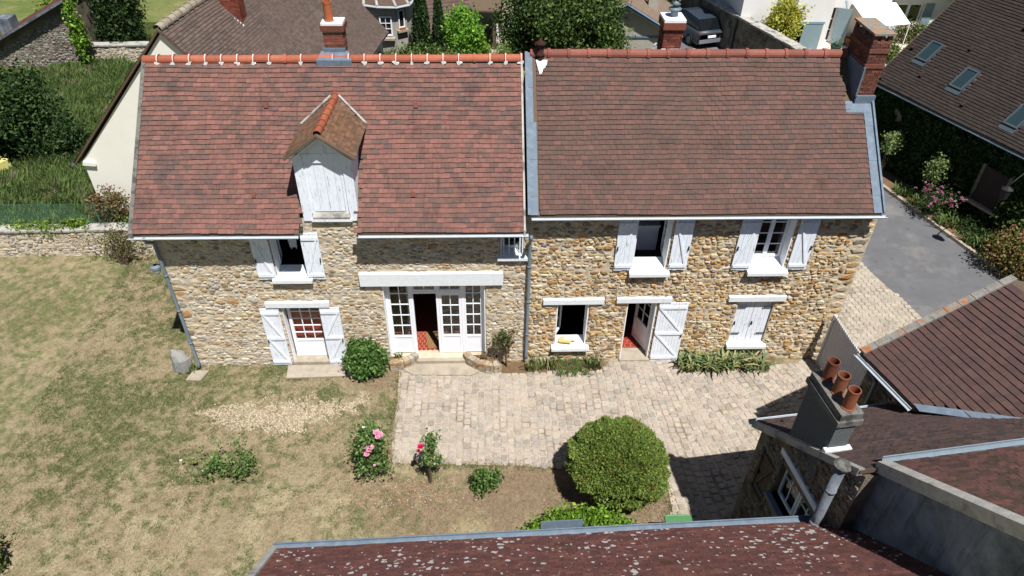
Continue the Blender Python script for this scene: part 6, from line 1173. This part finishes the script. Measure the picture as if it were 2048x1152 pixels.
aw = empty('awning', (21.4, 26.3, 2.2), 'white fabric awning stretched over the terrace of the white house', 'awning'); mb = MB(); mb.prism([(19.9, 26.25, 2.35), (22.5, 26.6, 2.4), (22.7, 24.6, 1.75), (20.2, 24.2, 1.7)], (0, 0, .03)); mb.build('canopy', m_awning, aw); MB().tube([(20.2, 24.2, 1.7), (22.7, 24.6, 1.75)], .035, 8).build('front_bar', m_white, aw)
for x, y, z in ((20.2, 24.2, 1.7), (22.7, 24.6, 1.75)): MB().tube([(x, y, 0), (x, y, z)], .025, 8).build('pole', m_white, aw)
structure('terrace', MB().prism([(17.2, 22.5, 0), (24, 22.5, 0), (24, 26.9, 0), (17.2, 26.3, 0)], (0, 0, .03)), mat('terrace_slabs', L(226, 208, 190), .9, .08, 3, .2, 40))
def pot(label, x, y, z, r, c, lf):
    e = empty('flower_pot', (x, y, z), label, 'plant pot'); MB().lathe((x, y, z), [(r*.7, 0), (r, r*1.3), (r*1.08, r*1.3), (r*1.08, r*1.5), (r*.85, r*1.5), (r*.8, r*1.2)], 14, c).build('pot', m_tint, e, True); leaves('foliage', np.array((x, y, z+r*1.7))+rng.normal(size=(120, 3))*np.array((r*.6, r*.6, r*.45)), .05, lf, m_leaf, e)
pot('dark teal pot on the terrace of the white house', 18.95, 24.75, .03, .3, L(44, 72, 72), GREEN); pot('low pot with brown and green plants by the terrace door', 20.3, 25.9, .03, .32, L(120, 84, 64), [L(132, 104, 66), L(96, 112, 56)])
shrub('golden_shrub', 'golden green shrub growing above the tall dark wall', (15.2, 23.6, 0), (15.1, 23.5, 2.2), (.85, .7, 1.25), 190, 36, .16, .075, [L(178, 176, 70), L(150, 158, 62), L(196, 190, 92)], trunk=.05, core=.6)
shrub('window_flowers', 'green plant under the right hand window of the white house', (24.0, 26.5, 0), (24., 26.4, .7), (1.1, .35, .55), 90, 26, .14, .065, GREEN+[L(200, 160, 150)], trunk=.03, core=.4)
shrub('terrace_shrub', 'green shrub on the terrace below the white awning', (21.3, 23.4, 0), (21.3, 23.4, .5), (.7, .5, .5), 80, 26, .14, .065, GREEN, trunk=.03, core=.5)
shrub('lane_tree', 'dark leafy tree overhanging the lane beside the parked car', (9.6, 31., 0), (9.9, 31., 2.2), (1.3, 1.3, 1.9), 220, 36, .2, .09, DGREEN+[L(120, 128, 60)], cat='tree', trunk=.1, core=.55)
shrub('roadside_tree', 'dark tree at the top right between white house and brown roof', (27.5, 24.5, 0), (27.6, 24.6, 2.6), (1.5, 1.5, 2.4), 240, 36, .24, .1, DGREEN, cat='tree', trunk=.12, core=.6)
# weeds in the joints and ragged grass along the edges of the paving
def edge_weeds():
    n = 0; P = []
    for (a, b), (c, d) in zip(YARD, YARD[1:10]):
        l = math.hypot(c-a, d-b)
        for i in range(int(l*34)):
            t = R(0, 1); P.append((a+(c-a)*t+random.gauss(0, .07), b+(d-b)*t+random.gauss(0, .07)))
    for i in range(260): P.append((R(-3.6, 8.4), R(-4., -.5)))
    P = np.array(P); P = np.repeat(P, 7, 0)+rng.normal(0, .03, (len(P)*7, 2)); n = len(P); a = rng.uniform(0, 6.28, n); h = rng.uniform(.02, .07, n)
    B = np.stack([P[:, 0], P[:, 1], np.full(n, .004)], 1); dx = np.stack([np.cos(a), np.sin(a), np.zeros(n)], 1); px = np.stack([-np.sin(a), np.cos(a), np.zeros(n)], 1)
    V = np.stack([B-px*.008, B+px*.008, B+dx*.04+np.stack([0*h, 0*h, h], 1)], 1).reshape(-1, 3); pal = np.array([L(110, 116, 70), L(150, 138, 98), L(92, 104, 58), L(168, 150, 112)])
    tag(npmesh('joint_weeds', V, np.arange(n*3).reshape(n, 3), pal[rng.integers(0, 4, n)]*rng.uniform(.75, 1.2, (n, 1)), m_blade), 'thin weeds and dry grass along the edges and joints of the paving', 'weeds', kind='stuff')
edge_weeds()
# fallen petals, dry leaves and pale chips on the bed
def litter():
    n = 900; x = np.concatenate([rng.normal(-3.3, .9, 500), rng.uniform(-9, 3, 400)]); y = np.concatenate([rng.normal(-4.6, .35, 500), rng.uniform(-7, -1, 400)]); q = ~in_poly(x, y, YARD); x, y = x[q], y[q]; n = len(x)
    a = rng.uniform(0, 6.28, n); s_ = rng.uniform(.012, .03, n); c = np.stack([x, y, rng.uniform(.02, .035, n)], 1); u = np.stack([np.cos(a), np.sin(a), rng.normal(0, .2, n)], 1)*s_[:, None]; v = np.stack([-np.sin(a), np.cos(a), rng.normal(0, .2, n)], 1)*s_[:, None]*.6
    pal = np.array([L(196, 150, 120), L(150, 110, 80), L(214, 196, 170), L(206, 160, 160), L(168, 132, 96)]); V = np.stack([c-u, c+v, c+u, c-v], 1).reshape(-1, 3)
    tag(npmesh('leaf_litter', V, np.arange(n*4).reshape(n, 4), pal[rng.integers(0, 5, n)], m_blade), 'fallen petals and dry leaves scattered over the lawn', 'litter', kind='stuff')
litter()
